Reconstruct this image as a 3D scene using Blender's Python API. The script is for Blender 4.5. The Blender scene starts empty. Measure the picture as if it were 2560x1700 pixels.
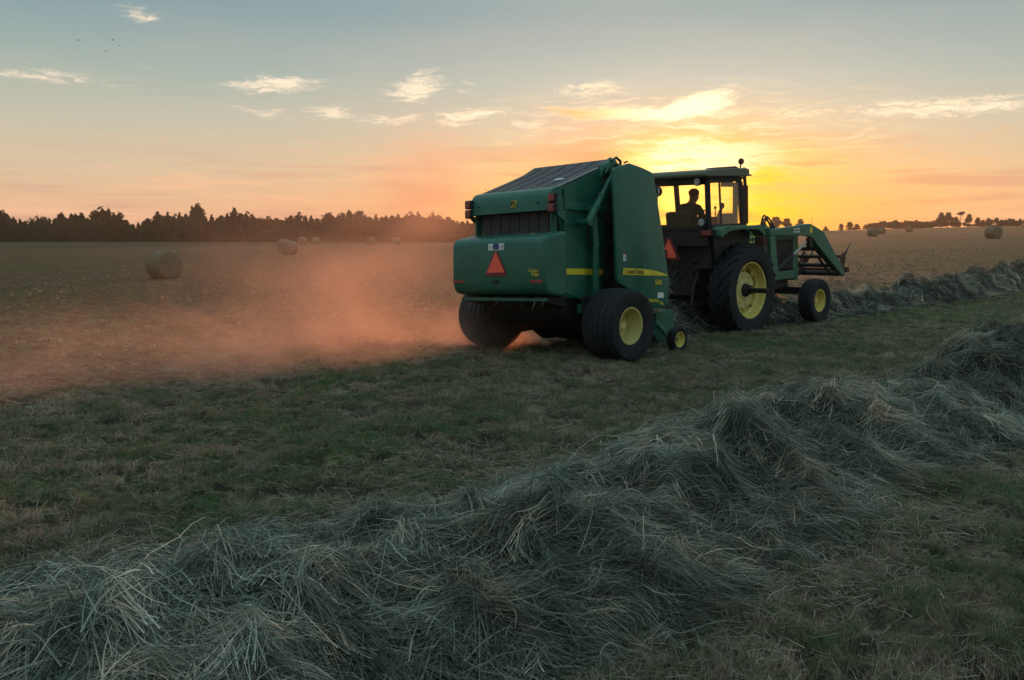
import bpy, math, random
import numpy as np
from mathutils import Vector, Matrix

random.seed(7)
RNG = np.random.default_rng(11)
sc = bpy.context.scene
COL = sc.collection
R = math.radians
PI = math.pi

# ------------------------------------------------------------------ materials
def lin(r, g, b):
    f = lambda c: (c/255/12.92) if c/255 <= .04045 else ((c/255+.055)/1.055)**2.4
    return (f(r), f(g), f(b), 1.0)

class V:
    """socket wrapper: arithmetic on node sockets"""
    def __init__(s, nt, x): s.nt = nt; s.x = x
    def _m(s, op, *a, clamp=False):
        n = s.nt.nodes.new('ShaderNodeMath'); n.operation = op; n.use_clamp = clamp
        for i, v in enumerate((s,) + a):
            v = v.x if isinstance(v, V) else v
            if isinstance(v, (int, float)): n.inputs[i].default_value = v
            else: s.nt.links.new(v, n.inputs[i])
        return V(s.nt, n.outputs[0])
    def __add__(s, o): return s._m('ADD', o)
    def __radd__(s, o): return s._m('ADD', o)
    def __sub__(s, o): return s._m('SUBTRACT', o)
    def __rsub__(s, o): return V(s.nt, o)._m('SUBTRACT', s)
    def __mul__(s, o): return s._m('MULTIPLY', o)
    def __rmul__(s, o): return s._m('MULTIPLY', o)
    def __truediv__(s, o): return s._m('DIVIDE', o)
    def exp(s): return V(s.nt, math.e)._m('POWER', s)
    def sq(s): return s._m('MULTIPLY', s)
    def clamp(s): return s._m('ADD', 0.0, clamp=True)
    def mx(s, o): return s._m('MAXIMUM', o)
    def mn(s, o): return s._m('MINIMUM', o)
    def abs(s): return s._m('ABSOLUTE')
    def ss(s, a, b, lo=0.0, hi=1.0):
        n = s.nt.nodes.new('ShaderNodeMapRange'); n.interpolation_type = 'SMOOTHSTEP'
        n.inputs[1].default_value = a; n.inputs[2].default_value = b
        n.inputs[3].default_value = lo; n.inputs[4].default_value = hi
        s.nt.links.new(s.x, n.inputs[0]); return V(s.nt, n.outputs[0])

def new_mat(name):
    m = bpy.data.materials.new(name); m.use_nodes = True
    nt = m.node_tree; nt.nodes.clear()
    out = nt.nodes.new('ShaderNodeOutputMaterial')
    return m, nt, out

def noise(nt, vec, scale, detail=4, rough=.55, dist=0.0, dim='3D'):
    n = nt.nodes.new('ShaderNodeTexNoise'); n.noise_dimensions = dim
    n.inputs['Scale'].default_value = scale; n.inputs['Detail'].default_value = detail
    n.inputs['Roughness'].default_value = rough; n.inputs['Distortion'].default_value = dist
    if vec is not None: nt.links.new(vec, n.inputs['Vector'])
    return V(nt, n.outputs['Fac'])

def ramp(nt, fac, stops, interp='LINEAR'):
    n = nt.nodes.new('ShaderNodeValToRGB'); cr = n.color_ramp; cr.interpolation = interp
    while len(cr.elements) < len(stops): cr.elements.new(.5)
    for e, (p, c) in zip(cr.elements, stops):
        e.position = p; e.color = c if len(c) == 4 else (*c, 1)
    nt.links.new(fac.x if isinstance(fac, V) else fac, n.inputs[0])
    return n.outputs[0]

def mixc(nt, fac, a, b, mode='MIX'):
    n = nt.nodes.new('ShaderNodeMix'); n.data_type = 'RGBA'; n.blend_type = mode
    for i, v in ((0, fac), (6, a), (7, b)):
        v = v.x if isinstance(v, V) else v
        if isinstance(v, (int, float)): n.inputs[i].default_value = v
        elif isinstance(v, tuple): n.inputs[i].default_value = v if len(v) == 4 else (*v, 1)
        else: nt.links.new(v, n.inputs[i])
    return n.outputs[2]

def objcoord(nt):
    n = nt.nodes.new('ShaderNodeTexCoord'); return n.outputs['Object']
def geopos(nt):
    n = nt.nodes.new('ShaderNodeNewGeometry'); return n.outputs['Position']
def mapped(nt, vec, scale=(1, 1, 1), rot=(0, 0, 0), loc=(0, 0, 0), typ='POINT'):
    n = nt.nodes.new('ShaderNodeMapping'); n.vector_type = typ
    n.inputs['Location'].default_value = loc; n.inputs['Rotation'].default_value = rot; n.inputs['Scale'].default_value = scale
    nt.links.new(vec, n.inputs['Vector']); return n.outputs[0]

def pbsdf(nt, out, rough=.5, spec=.5, metal=0.0):
    b = nt.nodes.new('ShaderNodeBsdfPrincipled')
    b.inputs['Roughness'].default_value = rough; b.inputs['Metallic'].default_value = metal
    b.inputs['Specular IOR Level'].default_value = spec
    nt.links.new(b.outputs[0], out.inputs['Surface']); return b

def paint(name, col, dusty=(.16, .13, .09), amount=.35, rough=.42, spec=.45, scale=3.0, coat=0.0):
    """worn machine paint: colour mottling, dust film, chips and uneven gloss"""
    m, nt, out = new_mat(name); oc = objcoord(nt)
    b = pbsdf(nt, out, rough, spec)
    n1 = noise(nt, oc, scale, 6, .65); n2 = noise(nt, oc, scale*9, 4, .6)
    n3 = noise(nt, mapped(nt, oc, (7, 7, .8)), 1.5, 5, .6)
    c = mixc(nt, n1.ss(.35, .7), (*[x*.82 for x in col], 1), (*[min(1, x*1.12) for x in col], 1))
    d = (n1*.55 + n2*.25 + n3*.35).ss(.5, .85) * amount
    c = mixc(nt, d, c, dusty)
    nt.links.new(c, b.inputs['Base Color'])
    rr = n2*.22 + d*.5 + (rough-.1)
    nt.links.new(rr.clamp().x, b.inputs['Roughness'])
    bp = nt.nodes.new('ShaderNodeBump'); bp.inputs['Strength'].default_value = .06; bp.inputs['Distance'].default_value = .02
    nt.links.new(n1.x, bp.inputs['Height']); nt.links.new(bp.outputs[0], b.inputs['Normal'])
    return m

M = {}
M['green'] = paint('green_paint', (.002, .102, .066), (.075, .105, .072), .55, .38, .4)
M['green_old'] = paint('weathered_green_paint', (.035, .14, .085), (.13, .125, .085), .6, .48, .4)
M['roof'] = paint('faded_roof_paint', (.10, .13, .085), (.16, .13, .09), .6, .5, .4)
M['yellow'] = paint('yellow_paint', (.62, .52, .12), (.28, .23, .12), .6, .45, .4)
M['yellow_pale'] = paint('faded_yellow_paint', (.58, .52, .20), (.30, .25, .14), .6, .5, .4)
M['decal_yellow'] = paint('yellow_decal', (.66, .52, .03), (.3, .25, .1), .25, .4, .3)
M['decal_white'] = paint('white_decal', (.62, .66, .66), (.35, .33, .28), .3, .45, .3)
M['decal_blue'] = paint('blue_decal', (.03, .06, .16), (.1, .1, .1), .3, .45, .3)
M['decal_black'] = paint('black_decal', (.012, .014, .012), (.05, .05, .04), .2, .5, .3)
M['decal_red'] = paint('red_reflector', (.30, .016, .03), (.10, .06, .05), .3, .35, .5)
M['lens_red'] = paint('red_lens', (.22, .022, .022), (.12, .06, .05), .35, .3, .5)
M['smv'] = paint('orange_emblem', (1.0, .13, .075), (.45, .16, .08), .25, .5, .3)
M['smv_dark'] = paint('dark_red_border', (.16, .012, .022), (.08, .03, .03), .3, .4, .4)
M['black'] = paint('black_iron', (.011, .012, .013), (.04, .035, .03), .35, .55, .3)
M['iron'] = paint('greasy_iron', (.016, .016, .017), (.05, .042, .034), .45, .6, .3, 6)
M['rust'] = paint('rusty_iron', (.085, .042, .028), (.10, .06, .04), .6, .7, .2, 6)
M['steel'] = paint('bare_steel', (.34, .34, .33), (.15, .12, .09), .3, .35, .6)
M['belt'] = paint('rubber_belt', (.026, .028, .034), (.07, .065, .06), .5, .55, .35)
M['grey'] = paint('grey_trim', (.19, .20, .21), (.16, .14, .11), .5, .55, .35)
M['seat'] = paint('seat_vinyl', (.03, .03, .03), (.06, .05, .04), .4, .6, .3)
M['hose'] = paint('hydraulic_hose', (.030, .012, .010), (.06, .035, .028), .4, .5, .4)
M['tyre'] = paint('tyre_rubber', (.012, .015, .020), (.055, .050, .043), .55, .72, .25, 5)
M['lampglass'] = paint('lamp_glass', (.30, .32, .33), (.15, .13, .1), .4, .2, .6)
M['shirt'] = paint('dark_cotton_shirt', (.05, .055, .06), (.07, .06, .05), .3, .85, .1)
M['skin'] = paint('skin', (.30, .16, .11), (.2, .12, .09), .15, .5, .35)
M['hair'] = paint('dark_hair', (.025, .018, .013), (.04, .03, .02), .2, .6, .3)

def glass_mat():
    m, nt, out = new_mat('dusty_cab_glass')
    oc = objcoord(nt); n = noise(nt, oc, 2.2, 5, .6)
    tr = nt.nodes.new('ShaderNodeBsdfTransparent'); tr.inputs[0].default_value = (.98, .945, .86, 1)
    gl = nt.nodes.new('ShaderNodeBsdfGlossy'); gl.inputs['Roughness'].default_value = .06; gl.inputs[0].default_value = (.8, .8, .8, 1)
    df = nt.nodes.new('ShaderNodeBsdfTranslucent'); df.inputs[0].default_value = (.5, .42, .33, 1)
    m1 = nt.nodes.new('ShaderNodeMixShader'); m2 = nt.nodes.new('ShaderNodeMixShader')
    nt.links.new((n.ss(.3, .8)*.06+.02).x, m1.inputs[0]); nt.links.new(tr.outputs[0], m1.inputs[1]); nt.links.new(df.outputs[0], m1.inputs[2])
    m2.inputs[0].default_value = .05; nt.links.new(m1.outputs[0], m2.inputs[1]); nt.links.new(gl.outputs[0], m2.inputs[2])
    nt.links.new(m2.outputs[0], out.inputs['Surface'])
    return m
M['glass'] = glass_mat()

def strand_mat(name, stops, transl=.3, rough=.75, brown=None):
    """dry stems: colour picked per stem from the mesh attribute 'rnd'"""
    m, nt, out = new_mat(name)
    at = nt.nodes.new('ShaderNodeAttribute'); at.attribute_name = 'rnd'
    f = V(nt, at.outputs['Fac'])
    pn = noise(nt, geopos(nt), .9, 3, .5)
    c = ramp(nt, (f*.75 + pn.ss(.3, .7)*.25), stops)
    if brown:
        bn = noise(nt, geopos(nt), 2.6, 4, .6); bf = (bn*.8+f*.25).ss(.53, .72)
        c = mixc(nt, bf*.75, c, mixc(nt, 1.0, c, brown, 'MULTIPLY'))
    d = nt.nodes.new('ShaderNodeBsdfPrincipled'); d.inputs['Roughness'].default_value = rough; d.inputs['Specular IOR Level'].default_value = .25
    nt.links.new(c, d.inputs['Base Color'])
    t = nt.nodes.new('ShaderNodeBsdfTranslucent'); nt.links.new(c, t.inputs[0])
    mx = nt.nodes.new('ShaderNodeMixShader'); mx.inputs[0].default_value = transl
    nt.links.new(d.outputs[0], mx.inputs[1]); nt.links.new(t.outputs[0], mx.inputs[2])
    nt.links.new(mx.outputs[0], out.inputs['Surface'])
    return m
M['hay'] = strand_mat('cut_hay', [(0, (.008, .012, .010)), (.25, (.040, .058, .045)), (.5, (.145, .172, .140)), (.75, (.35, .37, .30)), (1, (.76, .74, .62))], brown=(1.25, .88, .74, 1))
M['stubble'] = strand_mat('grass_stubble', [(0, (.050, .13, .034)), (.2, (.095, .175, .060)), (.4, (.14, .155, .082)), (.6, (.20, .165, .115)), (.8, (.30, .235, .17)), (1, (.50, .43, .32))])
M['foliage'] = strand_mat('cedar_foliage', [(0, (.030, .045, .022)), (.5, (.050, .068, .032)), (1, (.085, .095, .045))], .2)
M['leaf'] = strand_mat('broadleaf_foliage', [(0, (.035, .055, .022)), (.5, (.055, .08, .03)), (1, (.09, .11, .045))], .25)
M['bark'] = paint('bark', (.06, .045, .035), (.09, .07, .05), .5, .85, .1, 8)
M['bird'] = paint('dark_feathers', (.03, .03, .03), (.05, .05, .05), .2, .7, .2)

def bale_mat():
    m, nt, out = new_mat('baled_hay'); oc = objcoord(nt)
    b = pbsdf(nt, out, .9, .1)
    n1 = noise(nt, mapped(nt, oc, (1.2, 14, 14)), 3, 6, .7); n2 = noise(nt, oc, 2.5, 4, .6)
    c = ramp(nt, (n1*.65+n2*.35), [(.25, (.085, .07, .045)), (.5, (.19, .155, .10)), (.75, (.31, .26, .17))])
    nt.links.new(c, b.inputs['Base Color'])
    bp = nt.nodes.new('ShaderNodeBump'); bp.inputs['Strength'].default_value = .8; bp.inputs['Distance'].default_value = .05
    nt.links.new(n1.x, bp.inputs['Height']); nt.links.new(bp.outputs[0], b.inputs['Normal'])
    return m
M['bale'] = bale_mat()

def field_mat():
    m, nt, out = new_mat('mown_field'); p = geopos(nt)
    b = pbsdf(nt, out, .95, .08)
    # windrow direction stripes: mowing swaths run at 45 degrees
    st = noise(nt, mapped(nt, p, (.010, .16, 0), (0, 0, R(45))), 1.0, 4, .6)
    st2 = noise(nt, mapped(nt, p, (.006, .05, 0), (0, 0, R(-12))), 1.0, 4, .6)
    pat = noise(nt, p, .35, 5, .6); pat2 = noise(nt, p, .045, 3, .5)
    fine = noise(nt, p, 9, 6, .75); fine2 = noise(nt, p, 2.2, 5, .7); vf = noise(nt, p, 45, 4, .7)
    straw = ramp(nt, (fine*.55 + vf*.45), [(.3, (.070, .048, .030)), (.5, (.160, .120, .078)), (.72, (.29, .23, .155))])
    grn = ramp(nt, (fine*.55 + vf*.45), [(.3, (.040, .065, .024)), (.5, (.095, .125, .045)), (.72, (.17, .19, .08))])
    f = (st*.9 + st2*1.0 + pat*.35 + pat2*.5).ss(1.22, 1.50)
    c = mixc(nt, f, straw, grn)
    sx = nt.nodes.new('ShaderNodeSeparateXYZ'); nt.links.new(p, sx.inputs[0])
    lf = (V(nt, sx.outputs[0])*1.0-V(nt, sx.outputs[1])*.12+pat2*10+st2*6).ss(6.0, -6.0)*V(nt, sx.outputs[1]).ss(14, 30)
    c = mixc(nt, lf, c, mixc(nt, 1.0, c, (.60, .62, .50, 1), 'MULTIPLY'))   # left half of the field darkened to olive, dimmer light put into the colour
    drk = (fine2*.6 + fine*.4).ss(.42, .60)
    c = mixc(nt, drk*.9+.1, (.022, .019, .013, 1), c)
    nt.links.new(c, b.inputs['Base Color'])
    bp = nt.nodes.new('ShaderNodeBump'); bp.inputs['Strength'].default_value = .9; bp.inputs['Distance'].default_value = .08
    nt.links.new((fine*.5+fine2*.5+vf*.2).x, bp.inputs['Height']); nt.links.new(bp.outputs[0], b.inputs['Normal'])
    return m
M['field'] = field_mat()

# ------------------------------------------------------------------ mesh builder
class MB:
    def __init__(s): s.v = []; s.f = []
    def add(s, vs, fs):
        o = len(s.v); s.v += [tuple(v) for v in vs]; s.f += [tuple(i+o for i in f) for f in fs]; return s
    def box(s, c, d, rot=None):
        hx, hy, hz = d[0]/2, d[1]/2, d[2]/2
        vs = [Vector((x, y, z)) for z in (-hz, hz) for y in (-hy, hy) for x in (-hx, hx)]
        if rot is not None: vs = [rot @ v for v in vs]
        vs = [v+Vector(c) for v in vs]
        return s.add(vs, [(0, 2, 3, 1), (4, 5, 7, 6), (0, 1, 5, 4), (2, 6, 7, 3), (0, 4, 6, 2), (1, 3, 7, 5)])
    def bb(s, x0, x1, y0, y1, z0, z1):
        return s.box(((x0+x1)/2, (y0+y1)/2, (z0+z1)/2), (abs(x1-x0), abs(y1-y0), abs(z1-z0)))
    def prism(s, poly, y0, y1):
        """polygon in (x, z) extruded along y"""
        n = len(poly)
        vs = [(x, y0, z) for x, z in poly] + [(x, y1, z) for x, z in poly]
        fs = [tuple(range(n)), tuple(range(2*n-1, n-1, -1))] + [(i, i+n, (i+1) % n+n, (i+1) % n) for i in range(n)]
        return s.add(vs, fs)
    def prismz(s, poly, z0, z1):
        n = len(poly)
        vs = [(x, y, z0) for x, y in poly] + [(x, y, z1) for x, y in poly]
        fs = [tuple(range(n-1, -1, -1)), tuple(range(n, 2*n))] + [(i, (i+1) % n, (i+1) % n+n, i+n) for i in range(n)]
        return s.add(vs, fs)
    def prismx(s, poly, x0, x1):
        n = len(poly)
        vs = [(x0, y, z) for y, z in poly] + [(x1, y, z) for y, z in poly]
        fs = [tuple(range(n)), tuple(range(2*n-1, n-1, -1))] + [(i, i+n, (i+1) % n+n, (i+1) % n) for i in range(n)]
        return s.add(vs, fs)
    def path(s, pts, r, n=10):
        pts = [Vector(p) for p in pts]; rr = r if isinstance(r, (list, tuple)) else [r]*len(pts)
        rings = []; up = None
        for i, p in enumerate(pts):
            t = (pts[min(i+1, len(pts)-1)]-pts[max(i-1, 0)]).normalized()
            if up is None: up = Vector((0, 0, 1)) if abs(t.z) < .9 else Vector((1, 0, 0))
            a = t.cross(up).normalized(); b = a.cross(t).normalized(); up = b
            rings.append([p+a*math.cos(2*PI*k/n)*rr[i]+b*math.sin(2*PI*k/n)*rr[i] for k in range(n)])
        vs = [v for g in rings for v in g]; fs = []
        for i in range(len(pts)-1):
            for k in range(n):
                k2 = (k+1) % n; fs.append((i*n+k, i*n+k2, (i+1)*n+k2, (i+1)*n+k))
        fs += [tuple(range(n-1, -1, -1)), tuple((len(pts)-1)*n+k for k in range(n))]
        return s.add(vs, fs)
    def bar(s, p0, p1, w, h):
        """rectangular bar between two points"""
        p0, p1 = Vector(p0), Vector(p1); t = (p1-p0); L = t.length
        q = t.to_track_quat('X', 'Z').to_matrix()
        return s.box((p0+p1)/2, (L, w, h), q)
    def lathe(s, prof, c=(0, 0, 0), n=48, closed=True):
        """profile of (radius, y) turned about the y axis"""
        k = len(prof); vs = []; fs = []
        for i in range(n):
            a = 2*PI*i/n
            for r, y in prof: vs.append((c[0]+r*math.cos(a), c[1]+y, c[2]+r*math.sin(a)))
        for i in range(n):
            j = (i+1) % n
            for q in range(k if closed else k-1):
                q2 = (q+1) % k; fs.append((i*k+q, i*k+q2, j*k+q2, j*k+q))
        return s.add(vs, fs)
    def ball(s, c, r, n=14, m=9):
        r = r if isinstance(r, (tuple, list)) else (r, r, r); vs = []; fs = []
        for i in range(m+1):
            t = PI*i/m
            for k in range(n): vs.append((c[0]+r[0]*math.sin(t)*math.cos(2*PI*k/n), c[1]+r[1]*math.sin(t)*math.sin(2*PI*k/n), c[2]+r[2]*math.cos(t)))
        for i in range(m):
            for k in range(n):
                k2 = (k+1) % n; fs.append((i*n+k, (i+1)*n+k, (i+1)*n+k2, i*n+k2))
        return s.add(vs, fs)
    def mesh(s, name, mat, smooth=35, Mx=None):
        me = bpy.data.meshes.new(name)
        vs = s.v if Mx is None else [tuple(Mx @ Vector(v)) for v in s.v]
        me.from_pydata(vs, [], s.f); me.validate()
        import bmesh
        bm = bmesh.new(); bm.from_mesh(me)
        bmesh.ops.remove_doubles(bm, verts=bm.verts, dist=1e-5)
        bmesh.ops.recalc_face_normals(bm, faces=bm.faces); bm.to_mesh(me); bm.free()
        if smooth:
            me.shade_smooth(); me.set_sharp_from_angle(angle=R(smooth))
        if mat: me.materials.append(mat)
        return me
    def build(s, name, mat, parent=None, bevel=0, smooth=35, Mx=None, loc=None, seg=2):
        o = bpy.data.objects.new(name, s.mesh(name, mat, smooth, Mx)); COL.objects.link(o)
        if parent: o.parent = parent
        if loc: o.location = loc
        if bevel:
            md = o.modifiers.new('Bevel', 'BEVEL'); md.width = bevel; md.segments = seg; md.limit_method = 'ANGLE'; md.angle_limit = R(40)
            md.harden_normals = False
        return o

def split_loose(o):
    """one object per separate piece of the mesh"""
    me = o.data; n = len(me.vertices); par = list(range(n))
    def find(a):
        while par[a] != a: par[a] = par[par[a]]; a = par[a]
        return a
    for e in me.edges: par[find(e.vertices[0])] = find(e.vertices[1])
    comps = {}
    for p in me.polygons: comps.setdefault(find(p.vertices[0]), []).append(tuple(p.vertices))
    if len(comps) < 2: return [o]
    res = []
    for fs in comps.values():
        ids = sorted({i for f in fs for i in f}); mp = {v: k for k, v in enumerate(ids)}
        mb = MB().add([me.vertices[i].co for i in ids], [tuple(mp[i] for i in f) for f in fs])
        c = o.copy(); c.data = mb.mesh(o.name, me.materials[0]); COL.objects.link(c); res.append(c)
    nm = o.name; bpy.data.objects.remove(o); bpy.data.meshes.remove(me)
    for c in res: c.name = nm
    return res
def tag(o, label=None, cat=None, group=None, kind=None):
    if label: o['label'] = label
    if cat: o['category'] = cat
    if group: o['group'] = group
    if kind: o['kind'] = kind
    return o
def empty(name, loc=(0, 0, 0), mtx=None):
    o = bpy.data.objects.new(name, None); COL.objects.link(o); o.empty_display_size = .3
    if mtx is not None: o.matrix_world = mtx
    else: o.location = loc
    return o
def copy_tree(o, parent=None):
    c = o.copy(); COL.objects.link(c)
    if parent: c.parent = parent
    for ch in list(o.children): copy_tree(ch, c)
    return c
_txt = {}
def text_faces(body, size, depth=.002, align='LEFT', sx=1.0):
    cu = bpy.data.curves.new('lettering', 'FONT'); cu.body = body; cu.size = size; cu.extrude = depth
    cu.align_x = align; cu.resolution_u = 3; cu.offset = .012*size
    ob = bpy.data.objects.new('lettering', cu); COL.objects.link(ob)
    bpy.context.view_layer.update()
    me = bpy.data.meshes.new_from_object(ob)
    vs = [(v.co.x*sx, v.co.y, v.co.z) for v in me.vertices]; fs = [tuple(p.vertices) for p in me.polygons]
    bpy.data.objects.remove(ob); bpy.data.meshes.remove(me); bpy.data.curves.remove(cu)
    return vs, fs
def frameM(x, y, z, o):
    return Matrix(((x[0], y[0], z[0], o[0]), (x[1], y[1], z[1], o[1]), (x[2], y[2], z[2], o[2]), (0, 0, 0, 1)))
def bodyM(pitch, roll):
    a, b = R(pitch), R(roll)
    F, L, U = Vector((1, 0, 0)), Vector((0, 1, 0)), Vector((0, 0, 1))
    F2 = F*math.cos(a)+U*math.sin(a); U2 = U*math.cos(a)-F*math.sin(a)
    L2 = L*math.cos(b)-U2*math.sin(b); U3 = U2*math.cos(b)+L*math.sin(b)
    return frameM(F2, L2, U3, (0, 0, 0))

def fast_mesh(name, verts, quads=None, tris=None, mat=None, attr=None, smooth=False):
    me = bpy.data.meshes.new(name)
    nv = len(verts); me.vertices.add(nv); me.vertices.foreach_set('co', np.ascontiguousarray(verts, dtype=np.float32).ravel())
    parts = []; tot = []
    if quads is not None and len(quads): parts.append(np.asarray(quads, dtype=np.int32).ravel()); tot.append(np.full(len(quads), 4, np.int32))
    if tris is not None and len(tris): parts.append(np.asarray(tris, dtype=np.int32).ravel()); tot.append(np.full(len(tris), 3, np.int32))
    idx = np.concatenate(parts); tt = np.concatenate(tot); st = np.concatenate(([0], np.cumsum(tt)[:-1])).astype(np.int32)
    me.loops.add(len(idx)); me.loops.foreach_set('vertex_index', idx)
    me.polygons.add(len(tt)); me.polygons.foreach_set('loop_start', st)
    if smooth: me.polygons.foreach_set('use_smooth', np.ones(len(tt), dtype=bool))
    me.update(calc_edges=True)
    if attr is not None:
        a = me.attributes.new('rnd', 'FLOAT', 'POINT'); a.data.foreach_set('value', np.ascontiguousarray(attr, dtype=np.float32))
    if mat: me.materials.append(mat)
    return me
def link(name, me, parent=None, loc=None):
    o = bpy.data.objects.new(name, me); COL.objects.link(o)
    if parent: o.parent = parent
    if loc is not None: o.location = loc
    return o

# ------------------------------------------------------------------ noise + terrain in numpy
def _hash(ix, iy, seed):
    h = (ix.astype(np.int64)*374761393 + iy.astype(np.int64)*668265263 + seed*1442695041) & 0xffffffff
    h = ((h ^ (h >> 13))*1274126177) & 0xffffffff
    return ((h ^ (h >> 16)) & 0xffff)/65535.0
def vnoise(x, y, seed=0):
    x = np.asarray(x, float); y = np.asarray(y, float)
    ix = np.floor(x); iy = np.floor(y); fx = x-ix; fy = y-iy
    fx = fx*fx*(3-2*fx); fy = fy*fy*(3-2*fy)
    a = _hash(ix, iy, seed); b = _hash(ix+1, iy, seed); c = _hash(ix, iy+1, seed); d = _hash(ix+1, iy+1, seed)
    return (a*(1-fx)+b*fx)*(1-fy)+(c*(1-fx)+d*fx)*fy
def fbm(x, y, seed=0, o=3):
    t = 0; a = .5
    for k in range(o): t = t+a*vnoise(x*2**k, y*2**k, seed+k); a *= .5
    return t/(1-.5**o)
def sstep(a, b, x):
    t = np.clip((x-a)/(b-a), 0, 1); return t*t*(3-2*t)
DL = np.array([0, 32, 47, 96, 168, 300, 420, 3000.]); ZL = np.array([0, 0, -.15, .28, .9, 1.1, 1.1, -12.])
DR = np.array([0, 26, 60, 112, 168, 280, 400, 520, 3000.]); ZR = np.array([0, 0, .72, 1.72, 2.45, 4.1, 6.6, 8.2, 8.5])
def terrain(x, y):
    x = np.asarray(x, float); y = np.asarray(y, float)
    d = np.hypot(x, y); az = np.degrees(np.arctan2(x, y))
    wr = sstep(2, 19, az)*(1-sstep(70, 130, az))*(.72+.28*sstep(14, 28, az))
    zl = np.interp(d, DL, ZL); zr = np.interp(d, DR, ZR)
    return zl*(1-wr)+zr*wr
def clod(x, y):
    d = np.hypot(x, y); k = np.clip(1.2-d/60, 0.0, 1)
    return k*(.07*(fbm(x*1.5, y*1.5, 3)-.5)+.10*(fbm(x*4, y*4, 9, 2)-.5)+.07*(vnoise(x*11, y*11, 5)-.5))
def ground_z(x, y): return terrain(x, y)+clod(x, y)
S2 = math.sqrt(.5)
def xy(s, q): return (s-q)*S2, (s+q)*S2       # windrow axes: s along the rows, q across them
def sq(x, y): return (x+y)*S2, (y-x)*S2

# ------------------------------------------------------------------ setting: field
def make_field():
    nr, na = 520, 900
    rad = np.concatenate((np.geomspace(.35, 60, 400), np.geomspace(60, 3000, 121)[1:])); nr = len(rad)
    ang = np.linspace(0, 2*PI, na, endpoint=False)
    # finer angular steps where the camera looks
    u = np.linspace(0, 1, na, endpoint=False); w = np.where((u > .15) & (u < .85), 0, 1)
    fine = np.radians(np.linspace(-34, 34, 620)); coarse = np.radians(np.linspace(34, 326, 150)[1:-1])
    ang = np.concatenate((fine, coarse)); na = len(ang)
    A, D = np.meshgrid(ang, rad)
    X = D*np.sin(A); Y = D*np.cos(A)
    Z = ground_z(X, Y)
    vs = np.stack((X, Y, Z), -1).reshape(-1, 3)
    i = np.arange(nr-1)[:, None]; j = np.arange(na)[None, :]; j2 = (j+1) % na
    q = np.stack((i*na+j, (i+1)*na+j, (i+1)*na+j2, i*na+j2), -1).reshape(-1, 4)
    vs = np.vstack((vs, [[0, 0, float(ground_z(0., 0.))]])); c = len(vs)-1
    t = np.stack((np.full(na, c), np.arange(na), (np.arange(na)+1) % na), -1)
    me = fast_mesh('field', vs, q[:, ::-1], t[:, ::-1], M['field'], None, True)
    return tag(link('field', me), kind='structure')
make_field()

# ------------------------------------------------------------------ strands
def ribbons(P, W, rnd, taper=True):
    """P (N,K,3) centre lines -> ribbon quads facing roughly up/camera"""
    N, K, _ = P.shape
    T = np.empty_like(P); T[:, 1:-1] = P[:, 2:]-P[:, :-2]; T[:, 0] = P[:, 1]-P[:, 0]; T[:, -1] = P[:, -1]-P[:, -2]
    T /= np.linalg.norm(T, axis=2, keepdims=True)+1e-9
    ref = RNG.normal(size=(N, 1, 3))*.6+np.array([0, 0, 1.]); ref = np.broadcast_to(ref, P.shape)
    Sd = np.cross(T, ref); Sd /= np.linalg.norm(Sd, axis=2, keepdims=True)+1e-9
    k = np.linspace(0, 1, K)
    tw = (1-.75*k**2) if taper else np.ones(K)
    w = (W[:, None]*tw[None, :])[..., None]*.5
    vs = np.stack((P-Sd*w, P+Sd*w), 2).reshape(-1, 3)
    b = (np.arange(N)*K*2)[:, None]+(np.arange(K-1)*2)[None, :]
    q = np.stack((b, b+1, b+3, b+2), -1).reshape(-1, 4)
    return vs, q, np.repeat(rnd, K*2)

def row_axis(s, seed):
    wob = (fbm(s*.45, s*0+3.3, seed)-.5)*.6
    near = (1-sstep(1.5, 7.5, s)) if seed == 21 else 0*s
    return wob*(1-.4*near)-.16*near, near
def windrow_profile(s, q, qc, half, h, seed):
    """height of the mound over the ground"""
    wob, near = row_axis(s, seed); h = h*(1-.10*near); half = half*(1+.06*near)
    if seed == 21: h = h*(1+.75*sstep(8.5, 11.5, s))
    w = half*(.66+.6*fbm(s*.9, s*0+9.1, seed+4))
    u = np.abs(q-qc-wob)/w
    base = np.clip(1-u**1.7, 0, 1)
    hh = h*(.42+1.1*fbm(s*.75+1.7, q*.45, seed+8, 2))
    lump = (.45-np.abs(fbm(s*1.5, q*1.7, seed+12)-.5)*4.4)*.30+(fbm(s*3.2, q*3.2, seed+17)-.5)*.42
    return np.maximum(base**.8*hh + base**.6*lump*np.minimum(1, h/.4), 0)

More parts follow.
